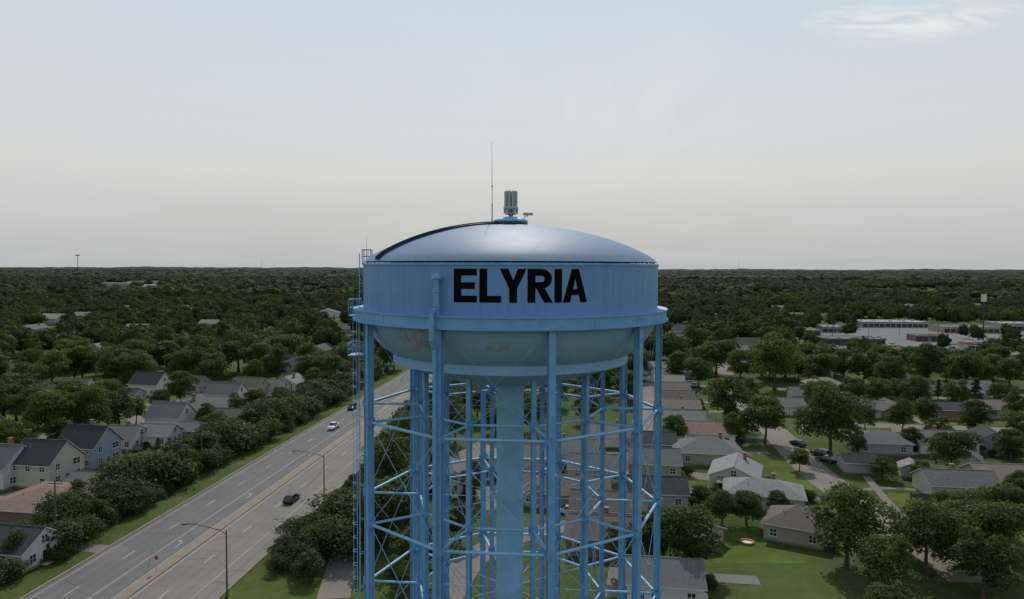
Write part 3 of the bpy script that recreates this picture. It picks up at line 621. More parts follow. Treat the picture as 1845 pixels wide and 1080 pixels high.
def house(u,v,w,d,h,kind='g',yaw=0,wall='white',rf='grey',pitch=.55,garage=False,porch=False,chim=None,name='house',xy=None,wins=True,label=None,group='houses in the neighbourhood',sl=None):
    global HN
    HN+=1
    x,y=xy or G(u,v); kindn={'g':'gable','h':'hip'}[kind]
    storey='two-storey' if h>4.2 else 'single-storey'
    lab=label or f"{wall} {storey} house with {rf} {kindn} roof"
    if name!='house' and not label: lab=f"small {wall} {name} with {rf} gable roof"
    o=thing(name,lab,'house' if name=='house' else name.replace('_',' '),(x,y,0),math.radians(yaw),None,group)
    mb=MB(); rise=w/2*pitch; X,Y=w/2,d/2
    mb.box((0,0,h/2-.15),(w,d,h+.3))
    if kind=='g':
        for s in(-1,1):
            mb.poly([(-X,s*Y,h),(X,s*Y,h),(0,s*Y,h+rise)][::(-s)])
    mb.box((0,0,.1),(w+.08,d+.08,.5),1)
    ob('wall',mb.mesh('wall',[WM[wall],M_conc]),o)
    mb=MB(); ov=.45; th=.16
    if kind=='g':
        yy=Y+ov*.8
        for s in(-1,1):
            e=(s*(X+ov),h-ov*pitch); rdg=(0,h+rise)
            a_=[(e[0],-yy,e[1]),(rdg[0],-yy,rdg[1]),(rdg[0],yy,rdg[1]),(e[0],yy,e[1])]; up=[(p[0],p[1],p[2]+th) for p in a_]
            mb.poly(up if s<0 else up[::-1]); mb.poly(a_,0); mb.poly([a_[0],a_[3],up[3],up[0]],1); mb.poly([a_[0],a_[1],up[1],up[0]],1); mb.poly([a_[3],a_[2],up[2],up[3]],1)
        mb.box((0,0,h+rise+th+.01),(.25,d+ov,.06),0)
    else:
        rl=max(0.0,Y-X); e=h-ov*pitch*.6; A4=[(-X-ov,-Y-ov,e),(X+ov,-Y-ov,e),(X+ov,Y+ov,e),(-X-ov,Y+ov,e)]; top=h+rise
        B4=[(p[0],p[1],p[2]+th) for p in A4]; r0=(0,-rl,top+th); r1=(0,rl,top+th)
        mb.poly([B4[0],B4[1],r0]); mb.poly([B4[1],B4[2],r1,r0]); mb.poly([B4[2],B4[3],r1]); mb.poly([B4[3],B4[0],r0,r1]); mb.poly(A4[::-1],1)
        for i in range(4): mb.poly([A4[i],A4[(i+1)%4],B4[(i+1)%4],B4[i]],1)
    rf_o=ob('roof',mb.mesh('roof',[RMt[rf],M_trim]),o)
    if chim is None: chim=random.random()<.5
    if chim and name=='house':
        mb=MB(); cx,cy=X*.35,random.uniform(-.5,.5)*d*.6; mb.box((cx,cy,h+rise*.75),(.7,.7,rise*.7+1.1)); mb.box((cx,cy,h+rise*1.1+.62),(.85,.85,.12)); ob('chimney',mb.mesh('chimney',[M_brickc]),rf_o)
    if name=='house' :
        vb=MB(); vb.tube((-X*.4,d*.2,h+rise*.5),(-X*.4,d*.2,h+rise*.62+.55),.07,.07,7); ob('vent_pipe',vb.mesh('vent_pipe',[M_galv]),rf_o)
    if wins:
        zs=[1.55]+([4.1] if h>4.6 else [])
        def W_(px,py,pz,rz,wide=False): ob('window',WINW if wide else WIN,o,(px,py,pz),rz)
        for z_ in zs:
            first=(z_==zs[0])
            if w>5:
                W_(-w*.27,-Y,z_,0); 
                if not (first and garage): W_(w*.27,-Y,z_,0,wide=(w>8))
            n=2 if d<9 else 3
            for i in range(n):
                yy=-Y+d*(i+.5)/n
                if first and i==1 and n==3: continue
                W_(X,yy,z_,math.pi/2); W_(-X,yy,z_,-math.pi/2)
        if kind=='g' and rise>1.9 and h<4.6: W_(0,-Y,h+rise*.32,0)
        if garage: ob('garage_door',GDOOR,o,(w*.22,-Y,0))
        ob('door',DOOR,o,(0.0 if w>6 and not garage else -w*.1,-Y,0)); 
        if d>=9: ob('door',DOOR,o,(X,-Y+d*.5,0),math.pi/2)
    if porch:
        mb=MB(); pw=w*.6; mb.box((0,-Y-1.2,.15),(pw,2.3,.3),1); mb.poly([(-pw/2-.2,-Y-2.6,2.35),(pw/2+.2,-Y-2.6,2.35),(pw/2+.2,-Y-.02,2.85),(-pw/2-.2,-Y-.02,2.85)]); mb.box((0,-Y-2.55,2.3),(pw+.4,.08,.14),1)
        for k in(-1,-.33,.33,1): mb.tube((k*(pw/2-.1),-Y-2.3,.3),(k*(pw/2-.1),-Y-2.3,2.35),.07,.07,8,1)
        ob('porch',mb.mesh('porch',[RMt[rf],M_trim]),o)
    CLEAR.append((x,y,max(w,d)*.55+1.0)); D=math.hypot(x,y); HOUSES.append((x,y,max(w,d),sl if sl is not None else (16 if D<230 else 12)))
    if name=='house' and D<300 and sl is None:
        c_,s_=math.cos(math.radians(yaw)),math.sin(math.radians(yaw)); L2=lambda a,b:(x+a*c_-b*s_,y+a*s_+b*c_)
        if random.random()<.65:
            mb=MB(); zz=.0262+HN*.0002; mb.poly([(*L2(X+.6,-Y-9),zz),(*L2(X+3.6,-Y-9),zz),(*L2(X+3.6,Y*.3),zz),(*L2(X+.6,Y*.3),zz)]); q=ob('driveway',mb.mesh('driveway',[random.choice([M_street,M_lot])])); q['kind']='structure'
        if D<260:
            for k in range(3):
                px,py=L2(random.uniform(-X,X),-Y-1.6) if k<2 else L2(X+1.6,random.uniform(-Y,Y)*.8); plant(random.choice(SHRUB[:2]),px,py,random.uniform(1.2,2.6),1.0,'garden shrubs beside houses','low green garden shrub beside a house')
    return o
g=house
g(84,868,9,10,5.0,'g',80,'cream','charcoal',.85); g(160,836,8.5,10,5.0,'g',80,'blue-grey','charcoal',.9,porch=False); g(98,925,15,17,3.0,'h',82,'brick','red-brown',.25,label='low brick building with faded red-brown roof',wins=True)
g(165,885,6,7,2.6,'g',82,'grey','grey',.4,name='garage'); g(258,850,6,7,2.3,'g',82,'grey','charcoal',.35,name='garage'); g(225,805,7,9,3.2,'g',84,'white','grey',.6)
g(285,800,7,9,3.0,'g',86,'white','pale grey',.6); g(308,775,8,10,4.4,'g',80,'white','grey',.85); g(345,760,8,9,4.2,'g',-8,'white','grey',.8); g(345,788,6,6,2.5,'g',80,'grey','grey',.5,name='garage')
g(272,710,9,11,4.2,'g',80,'white','charcoal',.8,sl=26); g(236,722,6,7,2.6,'g',80,'grey','charcoal',.5,name='garage'); g(408,732,8,11,4.5,'g',80,'white','grey',.8,sl=26); g(450,717,8,10,4.3,'g',78,'pink','brown',.7,sl=26)
g(492,712,8,10,3.1,'g',80,'white','grey',.6,sl=24); g(525,702,8,9,3,'g',-10,'white','pale grey',.6,sl=26); g(542,684,10,12,5,'g',78,'white','grey',.85,sl=48); g(415,762,6,8,2.6,'g',84,'tan','brown',.5,name='garage')
g(345,705,8,10,3.2,'g',84,'grey','grey',.6); g(200,735,8,10,3.2,'g',84,'cream','brown',.6); g(98,585,14,18,5,'g',80,'white','pale grey',.5,sl=110); g(330,565,16,22,5,'g',60,'white','pale grey',.4,sl=90); g(590,572,24,18,4,'g',10,'white','grey',.3,sl=130)
g(140,720,8,10,4.3,'g',84,'white','grey',.7); g(60,715,8,10,3.3,'g',84,'tan','charcoal',.6); g(0,870,9,11,4.5,'g',80,'white','grey',.8); g(-40,800,9,11,4.5,'g',80,'grey','brown',.8); g(30,1010,8,10,3,'g',80,'white','charcoal',.6)
for i,(u,v,wl,rf_) in enumerate([(1190,672,'tan','tan'),(1198,686,'white','pale grey'),(1205,699,'cream','tan'),(1212,713,'grey','grey'),(1219,730,'tan','brown'),(1226,748,'tan','tan')]): g(u,v,8,11,3,'g',80+i,wl,rf_,.45)
g(1235,775,9,12,3.2,'g',84,'white','pale grey',.5); g(1278,795,9,12,3,'g',78,'white','red-brown',.45,chim=False); g(1272,828,11,15,2.9,'h',84,'tan','grey',.42); g(1325,872,9.5,11,3,'g',-22,'cream','pale grey',.45,porch=True); g(1375,908,9,14,2.9,'h',72,'cream','pale grey',.42)
g(1435,966,9,9,2.9,'h',60,'tan','brown',.5); g(1182,905,8,11,3,'g',84,'grey','charcoal',.5); g(1178,850,9,11,3,'g',82,'tan','grey',.5); g(1178,815,8,10,3,'g',82,'brick','charcoal',.5); g(1252,975,6,7,2.4,'g',40,'tan','brown',.4,name='garage')
g(1580,812,9,13,2.9,'h',84,'grey','grey',.45,porch=True); g(1692,812,9,14,3,'g',88,'white','grey',.45); g(1780,812,8,9,3.2,'g',-20,'blue-grey','charcoal',.6); g(1722,892,8,13,3,'g',84,'cream','grey',.5); g(1640,858,4,4.5,2.3,'g',-25,'cream','pale grey',.5,name='shed',wins=False)
g(1748,842,4,4,2.3,'g',-35,'white','grey',.6,name='shed',wins=False); g(1560,750,8,11,3,'g',86,'white','grey',.45); g(1700,752,8,12,3,'g',86,'brick','charcoal',.4); g(1605,752,8,9,3,'g',-5,'brick','brown',.5); g(1750,712,9,12,3,'g',86,'white','grey',.5)
g(1665,708,9,12,3,'h',86,'tan','grey',.5); g(1485,706,10,13,3,'h',86,'tan','tan',.45); g(1600,688,9,12,3,'g',86,'white','grey',.5); g(1780,750,8,10,3,'g',86,'grey','tan',.5); g(1415,745,8,10,3,'g',84,'white','grey',.45); g(1350,665,9,13,3,'g',84,'white','pale grey',.45); g(1240,680,9,12,3,'g',84,'grey','grey',.5)
g(1545,848,6,7,2.5,'g',80,'grey','brown',.4,name='garage',wins=False); g(1450,725,8,10,3,'g',80,'cream','grey',.5); g(1520,655,9,12,3,'g',80,'grey','grey',.5); g(1820,672,9,12,3,'g',80,'white','brown',.5); g(1700,660,9,13,3,'g',84,'tan','brown',.5); g(1800,880,8,11,3,'g',84,'tan','tan',.5)
g(1075,860,9,12,3,'g',84,'grey','grey',.45); g(1040,905,9,12,3,'g',84,'tan','brown',.45); g(1095,935,9,13,3,'g',82,'tan','brown',.45); g(1095,985,9,13,3,'g',82,'brick','brown',.45); g(1100,800,9,12,3,'g',84,'white','grey',.45); g(1030,830,9,12,3,'g',84,'white','grey',.45)
g(960,840,8,11,3,'g',84,'cream','grey',.5); g(870,850,9,11,3,'g',10,'cream','tan',.5); g(815,880,8,10,3,'g',10,'white','grey',.5); g(960,900,6,8,2.6,'g',10,'tan','brown',.5,name='garage')
g(1195,1070,8,10,3,'g',82,'white','grey',.5)
random.seed(21)
for (u,v) in ((75,655),(180,640),(120,618),(250,600),(60,600),(420,640),(480,605),(540,625),(380,590),(620,600),(1225,600),(1280,585),(1400,560),(1480,575),(1380,650),(1430,575),(1300,560),(150,575),(230,560),(450,560),(520,560),(1520,560),(1640,556),(1760,556),(1260,640),(1320,640),(1350,625),(1215,625),(320,620),(580,640)):
    D_=math.hypot(*G(u,v)); g(u,v,random.uniform(8,12),random.uniform(12,18),3.2,'g',random.choice((80,86,-6)),random.choice(('white','tan','grey','cream')),random.choice(('grey','pale grey','brown','charcoal','tan')),.5,sl=D_*.14,label='roof of a house among trees',wins=(v>590))
M_flat=mat('flat_roof_membrane',(.10,.095,.09),.9,.4,.2); M_flatl=mat('flat_roof_pale',(.24,.24,.23),.9,.4,.15); M_flatb=mat('flat_roof_brown',(.14,.10,.08),.9,.35,.2); M_red=mat('red_fascia',(.28,.035,.028),.5,.1)
def shopbuilding(u,v,w,d,h,wall,yaw=0,red=False,name='commercial_building',label='long low commercial building with flat roof',rm=None,group='commercial buildings beyond the houses'):
    x,y=G(u,v); o=thing(name,label,'building',(x,y,0),math.radians(yaw),None,group)
    mb=MB(); mb.box((0,0,h/2),(w,d,h)); ob('wall',mb.mesh('wall',[WM[wall]]),o)
    mb=MB(); mb.box((0,0,h+.1),(w+.4,d+.4,.2),0)
    for s in(-1,1): mb.box((0,s*(d/2+.15),h+.25),(w+.6,.3,.45),1); mb.box((s*(w/2+.15),0,h+.25),(.3,d,.45),1)
    for k in range(5): mb.box((w*(k/5-.4),random.uniform(-.25,.25)*d,h+.6),(1.8,1.5,.8),2)
    ob('roof',mb.mesh('roof',[rm or M_flat,M_red if red else WM['tan' if wall!='dark' else 'dark'],M_galv]),o)
    n=int(w/4)
    mb=MB(); mb.box((0,-.03,0),(3.6,.05,2.5),1); mb.box((0,-.05,0),(.08,.06,2.3)); mb.box((0,-.05,1.28),(3.7,.08,.1)); wm=mb.mesh('window',[M_dark,M_glass])
    if h<7:
        for i in range(n): ob('window',wm,o,(-w/2+(i+.5)*w/n,-d/2,1.6))
    ob('door',DOOR,o,(.1,-d/2-.06,0)); CLEAR.append((x,y,w*.5)); HOUSES.append((x,y,w*.9,min(60,math.hypot(x,y)*.07))); return o
S=shopbuilding
S(1600,588,50,26,4,'grey',-4,rm=M_flatl); S(1735,598,38,22,4,'tan',-4); S(1348,598,26,18,4,'brick',-5,True,label='low brick building with red roof edge',rm=M_flatb); S(1762,632,16,10,4,'cream',-6,True,label='small station building with red fascia')
S(1530,620,34,18,3.6,'dark',-4); S(1440,604,22,18,4,'brick',-4,rm=M_flatb); S(1830,594,36,22,5,'grey',-4,rm=M_flatl); S(1655,641,26,18,3.4,'dark',-4,rm=M_flatb); S(1470,638,26,18,3.6,'dark',-4); S(1500,598,20,16,4,'grey',-4,rm=M_flatl); S(1665,614,16,12,3.6,'brick',-4,rm=M_flatb); S(1590,636,20,14,3.4,'brick',-4); S(1395,600,14,12,4,'tan',-4); S(1730,645,20,12,3.4,'dark',-4)
for u,v,w_ in ((215,516,90),(275,512,110),(200,508,70),(330,514,60),(560,503,60),(1270,520,50),(1335,505,60),(90,501,80),(430,500,70)): S(u,v,w_,w_*.5,7.5,random.choice(('tan','grey','cream')),5,rm=random.choice((M_flat,M_flatl)),group='distant industrial buildings',label='distant low pale building among trees')
x,y=G(1771,612); o=thing('sign','tall pole sign with white panel beside the parking lot','sign',(x,y,0))
mb=MB(); mb.tube((0,0,0),(0,0,29),.45,.32,10); ob('pole',mb.mesh('pole',[M_dark]),o); mb=MB(); mb.box((0,0,27),(3.2,.7,5)); ob('sign_panel',mb.mesh('sign_panel',[M_doorw]),o); 
mb=MB(); mb.box((0,0,29.6),(3.4,.8,.2)); mb.box((0,0,24.4),(3.4,.8,.2)); ob('sign_frame',mb.mesh('sign_frame',[M_dark]),o)
# ------------------------------------------------------------- lamps, poles, sign
def lamp(x,y,ang):
    o=thing('street_lamp','tall dark street lamp with a long curved arm beside the highway','street lamp',(x,y,0),ang,None,'street lamps along the highway')
    mb=MB(); mb.tube((0,0,0),(0,0,9.2),.13,.08,10); mb.lathe([(.25,0),(.25,.3),(.14,.4)],12); ob('pole',mb.mesh('pole',[M_dark]),o)
    mb=MB(); pts=[(0,0,8.7)]+[(-5.6*t,0,8.9+1.0*math.sin(t*math.pi/2)) for t in (.15,.35,.6,.85,1)]; mb.path(pts,.06,7); mb.path([(0,0,9.2),(-1.4,0,9.35)],.03,6); ob('arm',mb.mesh('arm',[M_dark]),o)
    mb=MB(); mb.box((-5.95,0,9.87),(.9,.34,.12)); mb.box((-5.95,0,9.78),(.6,.26,.1)); ob('lamp_head',mb.mesh('lamp_head',[M_dark]),o)
for u,v in ((584,906),(409,1076)):
    x,y=G(u,v); lamp(x,y,HEAD)
x,y=R2(W+1.2,125); lamp(x,y,HEAD)
for u,v in ((1500,612),(1565,620),(1620,605),(1690,615),(1750,608),(1515,600)):
    x,y=G(u,v); o=thing('lot_lamp','slim dark lamp post standing in the parking lot','street lamp',(x,y,0),0,None,'lamp posts in the parking lot')
    mb=MB(); mb.tube((0,0,0),(0,0,11),.16,.1,8); ob('pole',mb.mesh('pole',[M_dark]),o); mb=MB(); mb.box((-.7,0,11),(1.2,.4,.2)); mb.box((.7,0,11),(1.2,.4,.2)); ob('lamp_head',mb.mesh('lamp_head',[M_dark]),o)
M_wood=mat('weathered_wood',(.09,.07,.055),.9,.3,2)
UP=[]
for off,s in ((-8.5,5),(-8.5,48),(-8.5,96),(-8.5,142)):
    x,y=R2(off,s); o=thing('utility_pole','wooden utility pole with cross arm beside the shrubs','utility pole',(x,y,0),HEAD,None,'utility poles along the highway')
    mb=MB(); mb.tube((0,0,0),(0,0,11),.17,.11,10); ob('pole',mb.mesh('pole',[M_wood]),o); mb=MB(); mb.box((0,.16,10.3),(2.4,.12,.14)); ob('cross_arm',mb.mesh('cross_arm',[M_wood]),o)
    for dx in(-1.1,-.5,.5,1.1):
        mb=MB(); mb.tube((dx,.16,10.37),(dx,.16,10.6),.06,.04,7); ob('insulator',mb.mesh('insulator',[M_grey]),o)
    UP.append((x,y))
for i in range(len(UP)-1):
    for dx in(-1.1,.0,1.1):
        a_=Vector((UP[i][0]+rx.x*dx,UP[i][1]+rx.y*dx,10.6)); b_=Vector((UP[i+1][0]+rx.x*dx,UP[i+1][1]+rx.y*dx,10.6)); mb=MB()
        pts=[a_.lerp(b_,t/10)-Vector((0,0,4*.7*(t/10)*(1-t/10))) for t in range(11)]; mb.path(pts,.018,4)
        thing('overhead_wire','thin dark overhead wire between utility poles','wire',(0,0,0),0,mb.mesh('overhead_wire',[M_dark]),'overhead wires')
x,y=R2(13.1,-2); o=thing('road_sign','small red and white sign on a thin post on the median','sign',(x,y,.15),HEAD)
mb=MB(); mb.tube((0,0,0),(0,0,2.4),.035,.035,6); ob('post',mb.mesh('post',[M_galv]),o); mb=MB(); mb.box((0,-.05,2.15),(.5,.03,.55),0); mb.box((0,-.05,1.6),(.4,.03,.3),1); ob('sign_panel',mb.mesh('sign_panel',[M_red,M_trim]),o)
def farpole(u,v,h):
    x,y=G(u,v); o=thing('light_mast','tall thin mast rising above distant trees','mast',(x,y,0)); mb=MB(); mb.tube((0,0,0),(0,0,h),.5,.3,8); ob('pole',mb.mesh('pole',[M_dark]),o)
    mb=MB(); mb.lathe([(.3,h-1.5),(2.6,h-1.5),(2.6,h-.3),(.3,h)],12); ob('lamp_ring',mb.mesh('lamp_ring',[M_dark]),o)
farpole(141,540,62)
for u,v,h in ((472,500,80),(1331,500,95)):
    x,y=G(u,v); o=thing('lattice_mast','thin radio mast on the horizon','mast',(x,y,0)); mb=MB()
    for k in range(3):
        t=k*2.1; mb.tube((1.6*math.cos(t),1.6*math.sin(t),0),(.3*math.cos(t),.3*math.sin(t),h),.3,.15,5)
    for q in range(0,int(h),6): mb.lathe([(1.5*(1-q/h)+.3,q),(1.5*(1-q/h)+.4,q+.3)],3)
    ob('mast_lattice',mb.mesh('mast_lattice',[M_galv]),o)
# ------------------------------------------------------------- cars
M_tyre=mat('tyre_rubber',(.02,.02,.02),.9,.1); M_rim=mat('wheel_rim',(.45,.45,.46),.3,.1,metal=.8); M_hl=mat('headlight_glass',(.7,.7,.7),.15,.05); M_tl=mat('tail_light_red',(.4,.01,.01),.2,.1)
M_cg=mat('car_glass',(.012,.015,.018),.06,.1,spec=.9)
def car_parts(kind):
    if kind=='sedan': st=[(-2.35,.42,.62,.72),(-2.3,.3,.88,.84),(-1.7,.25,.98,.9),(-.6,.22,.98,.91),(.7,.22,.95,.91),(1.3,.22,.93,.9),(2.0,.26,.82,.86),(2.32,.35,.62,.74)]; cb=[(-1.95,.97),(-1.15,1.43),(.25,1.45),(1.15,.95)]
    elif kind=='suv': st=[(-2.35,.45,.75,.8),(-2.3,.35,1.1,.9),(-1.7,.3,1.12,.94),(-.6,.28,1.12,.95),(.7,.28,1.1,.95),(1.2,.28,1.08,.94),(2.1,.3,1.0,.9),(2.35,.4,.7,.8)]; cb=[(-2.25,1.1),(-2.05,1.72),(.35,1.75),(1.15,1.1)]
    else: st=[(-2.75,.5,.9,.86),(-2.7,.4,1.12,.94),(-1.0,.32,1.12,.96),(-.6,.32,1.12,.96),(.9,.32,1.12,.96),(1.4,.32,1.12,.95),(2.5,.35,1.05,.92),(2.75,.45,.75,.84)]; cb=[(-.75,1.1),(-.6,1.78),(.65,1.8),(1.4,1.1)]
    mb=MB(); n=len(st)
    for x,zb,zt,hw in st:
        ring=[(-hw*.92,zb),(-hw,zb+.18),(-hw,zt-.16),(-hw*.93,zt-.03),(-hw*.6,zt+.02),(hw*.6,zt+.02),(hw*.93,zt-.03),(hw,zt-.16),(hw,zb+.18),(hw*.92,zb)]
        for y_,z_ in ring: mb.v.append((y_,x,z_))
    k=10
    for i in range(n-1):
        for j in range(k):
            jj=(j+1)%k; mb.face([i*k+j,i*k+jj,(i+1)*k+jj,(i+1)*k+j],0,True)
    mb.face(list(range(k))[::-1]); mb.face([(n-1)*k+j for j in range(k)])
    hw=st[3][3]; r0,r1=cb[1],cb[2]; tw_=hw*.74; bw=hw*.93
    mb.box((0,(r0[0]+r1[0])/2,(r0[1]+r1[1])/2+.02),(tw_*2+.04,abs(r1[0]-r0[0])+.06,.06))
    body=mb
    gl=MB(); q=[(cb[0][0],cb[0][1],bw),(cb[1][0],cb[1][1],tw_),(cb[2][0],cb[2][1],tw_),(cb[3][0],cb[3][1],bw)]
    p=lambda i,s:(s*q[i][2],q[i][0],q[i][1])
    gl.poly([p(0,-1),p(0,1),p(1,1),p(1,-1)]); gl.poly([p(3,1),p(3,-1),p(2,-1),p(2,1)])
    for s in(-1,1): gl.poly([p(0,s),p(1,s),p(2,s),p(3,s)][::s])
    for s in(-1,1):
        for i,j in((0,1),(3,2)): body.tube(p(i,s),p(j,s),.045,.045,5)
        mid=(q[1][0]+q[2][0])/2; body.tube((s*bw,mid,cb[0][1]),(s*tw_,mid,cb[1][1]),.04,.04,5); body.box((s*(hw+.1),cb[3][0]-.35,cb[3][1]+.05),(.2,.12,.13))
    if kind=='pickup': body.box((0,-1.75,1.1),(1.5,1.75,.05)); body.box((.88,-1.75,1.18),(.08,1.8,.14)); body.box((-.88,-1.75,1.18),(.08,1.8,.14)); body.box((0,-2.68,1.18),(1.7,.08,.14))
    return body,gl,st[-1][0],st[3][3],st
wh=MB(); wh.tube((-.11,0,0),(.11,0,0),.34,.34,20); TY_=wh.mesh('tyre',[M_tyre]); wh=MB(); wh.tube((-.125,0,0),(.125,0,0),.2,.2,12); 
RI_=wh.mesh('rim',[M_rim])
CARP={}
def car(kind,colname,col,x,y,yaw,group='cars',label=None):
    key=(kind,colname)
    if key not in CARP:
        body,gl,L_,hw,st=car_parts(kind); pm=mat('car_paint_'+colname,col,.22,.04,1,spec=.7)
        bm_=body.mesh('body',[pm]); gm=gl.mesh('car_window',[M_cg])
        h1=MB(); h1.box((0,0,0),(.34,.1,.14)); CARP[key]=(bm_,gm,L_,hw,h1.mesh('headlight',[M_hl]),h1.mesh('tail_light',[M_tl]),st)
    bm_,gm,L_,hw,hm,tm,st=CARP[key]
    o=thing('pickup_truck' if kind=='pickup' else 'car',label or f"{colname} {kind} parked on a residential street",'car' if kind!='pickup' else 'truck',(x,y,.035),yaw,None,group)
    ob('body',bm_,o); ob('window',gm,o)
    for sx in(-1,1):
        for sy in(-1.42,1.42):
            w_=ob('wheel',None,o,(sx*(hw-.1),sy,.34)); ob('tyre',TY_,w_); ob('rim',RI_,w_)
        ob('headlight',hm,o,(sx*.6,L_-.06,st[-1][2]-.02)); ob('tail_light',tm,o,(sx*.62,-L_+.05 if kind!='pickup' else -2.72,st[1][2]-.15))
    CLEAR.append((x,y,2.5)); return o
def roadcar(u,v,off,kind,cn,c,rev,lab):
    p=Vector(G(u,v))-A0; s=p.dot(rd); x,y=R2(off,s); car(kind,cn,c,x,y,HEAD+(math.pi if rev else 0),'cars driving on the highway',lab)
roadcar(528,904,19.9,'sedan','black',(.008,.008,.009),False,'black sedan driving along the highway')
roadcar(601,773,6.5,'pickup','white',(.62,.62,.6),True,'white pickup truck driving along the highway')
roadcar(632,738,3.0,'suv','dark',(.015,.016,.018),True,'dark SUV driving along the highway')
for u,v,k,cn,c,yw in ((1437,803,'sedan','dark',(.02,.022,.03),20),(1488,832,'sedan','dark',(.02,.022,.03),38),(1478,822,'suv','black',(.01,.01,.01),36),(1500,706,'sedan','silver',(.35,.36,.37),80),(1250,697,'sedan','white',(.6,.6,.6),80),
 (1792,866,'sedan','white',(.6,.6,.6),10),(1022,925,'sedan','white',(.6,.6,.6),85),(1238,693,'sedan','silver',(.35,.36,.37),70),(118,880,'suv','dark',(.02,.022,.03),95),(205,752,'sedan','silver',(.35,.36,.37),-70),(250,812,'sedan','dark',(.02,.022,.03),20),
 (1150,770,'sedan','red',(.3,.02,.02),0),(1622,795,'suv','silver',(.35,.36,.37),5),(1385,765,'sedan','silver',(.35,.36,.37),30)):
    x,y=G(u,v); car(k,cn,c,x,y,math.radians(yw),'cars parked in the neighbourhood')
for i in range(26):
    u=random.uniform(1475,1800); v=random.uniform(603,632); x,y=G(u,v); cn,c=random.choice((('white',(.6,.6,.6)),('silver',(.35,.36,.37)),('dark',(.02,.022,.03)),('red',(.3,.02,.02)))); car('sedan',cn,c,x,y,random.choice((0,math.pi/2)),'cars in the parking lot',f'{cn} sedan parked in the parking lot')
# yard things
M_water=mat('pool_water',(.02,.35,.42),.05,.1); M_orange=mat('orange_vinyl',(.45,.15,.06),.4,.1); M_wh=mat('white_vinyl',(.6,.6,.6),.4,.1)
def pool(u,v,r,h,rimm,name='swimming_pool',lab='round above-ground swimming pool with white wall'):
    x,y=G(u,v); o=thing(name,lab,'pool',(x,y,0)); mb=MB(); mb.lathe([(r,0),(r,h),(r+.12,h),(r+.12,h+.08),(r-.1,h+.08),(r-.1,h-.2)],36,sm=False); ob('pool_wall',mb.mesh('pool_wall',[rimm]),o)
    mb=MB(); mb.lathe([(r-.1,h-.15),(.01,h-.15)],36,sm=False); ob('pool_water',mb.mesh('pool_water',[M_water if h>.8 else M_wh]),o)
    if h>.8:
        mb=MB()
        for s in(-.25,.25): mb.tube((r+.1,s,0),(r+.05,s,h+.8),.04,.04,6); mb.tube((r-.3,s,h-.2),(r+.05,s,h+.8),.04,.04,6)
        for k in range(5): mb.box((r+.1,0,.25+k*.27),(.1,.5,.04))
        ob('pool_ladder',mb.mesh('pool_ladder',[M_wh]),o)
    CLEAR.append((x,y,r+3)); HOUSES.append((x,y,r*2,12))
pool(1000,893,3.1,1.2,M_wh); pool(208,872,2.6,1.1,M_wh); pool(1346,979,1.0,.3,M_orange,'paddling_pool','small orange and white inflatable paddling pool on lawn')
x,y=G(1413,968); o=thing('carport','white flat metal carport beside the brown-roofed house','carport',(x,y,0),math.radians(-30)); mb=MB(); mb.box((0,0,2.5),(4.6,4.2,.12)); ob('roof',mb.mesh('roof',[M_wh]),o)
for sx in(-1,1):
    for sy in(-1,1): mb=MB(); mb.tube((sx*2.1,sy*1.9,0),(sx*2.1,sy*1.9,2.45),.06,.06,7); ob('post',mb.mesh('post',[M_wh]),o)
def fence(pts,lab='weathered wooden privacy fence around a yard'):
    pts=[Vector(G(*p)) for p in pts]
    o=thing('fence',lab,'fence',(0,0,0),0,None,'yard fences'); mb=MB();pb=MB()
    for a_,b_ in zip(pts[:-1],pts[1:]):
        d=b_-a_; Ln=d.length; an=math.atan2(d.y,d.x); n=max(1,int(Ln/2.4))
        for i in range(n):
            c_=a_+d*((i+.5)/n); mb.box((c_.x,c_.y,.95),(Ln/n-.12,.05,1.6),0,an); q=a_+d*(i/n); pb.box((q.x,q.y,.95),(.12,.12,1.9),0,an)
    ob('fence_panels',mb.mesh('fence_panels',[M_wood]),o); ob('fence_posts',pb.mesh('fence_posts',[M_wood]),o)
fence([(1200,838),(1285,838)]); fence([(1225,905),(1300,905),(1300,925)]); fence([(195,848),(285,842),(292,820)]); fence([(1640,905),(1790,912)]); fence([(1380,880),(1460,905)]); fence([(120,905),(230,890)]); fence([(1560,832),(1640,836)]); fence([(1150,960),(1210,955)])
fence([(1500,770),(1510,790),(1545,800)]); fence([(1655,730),(1760,733)]); fence([(1290,760),(1292,790)]); fence([(330,800),(400,780)])
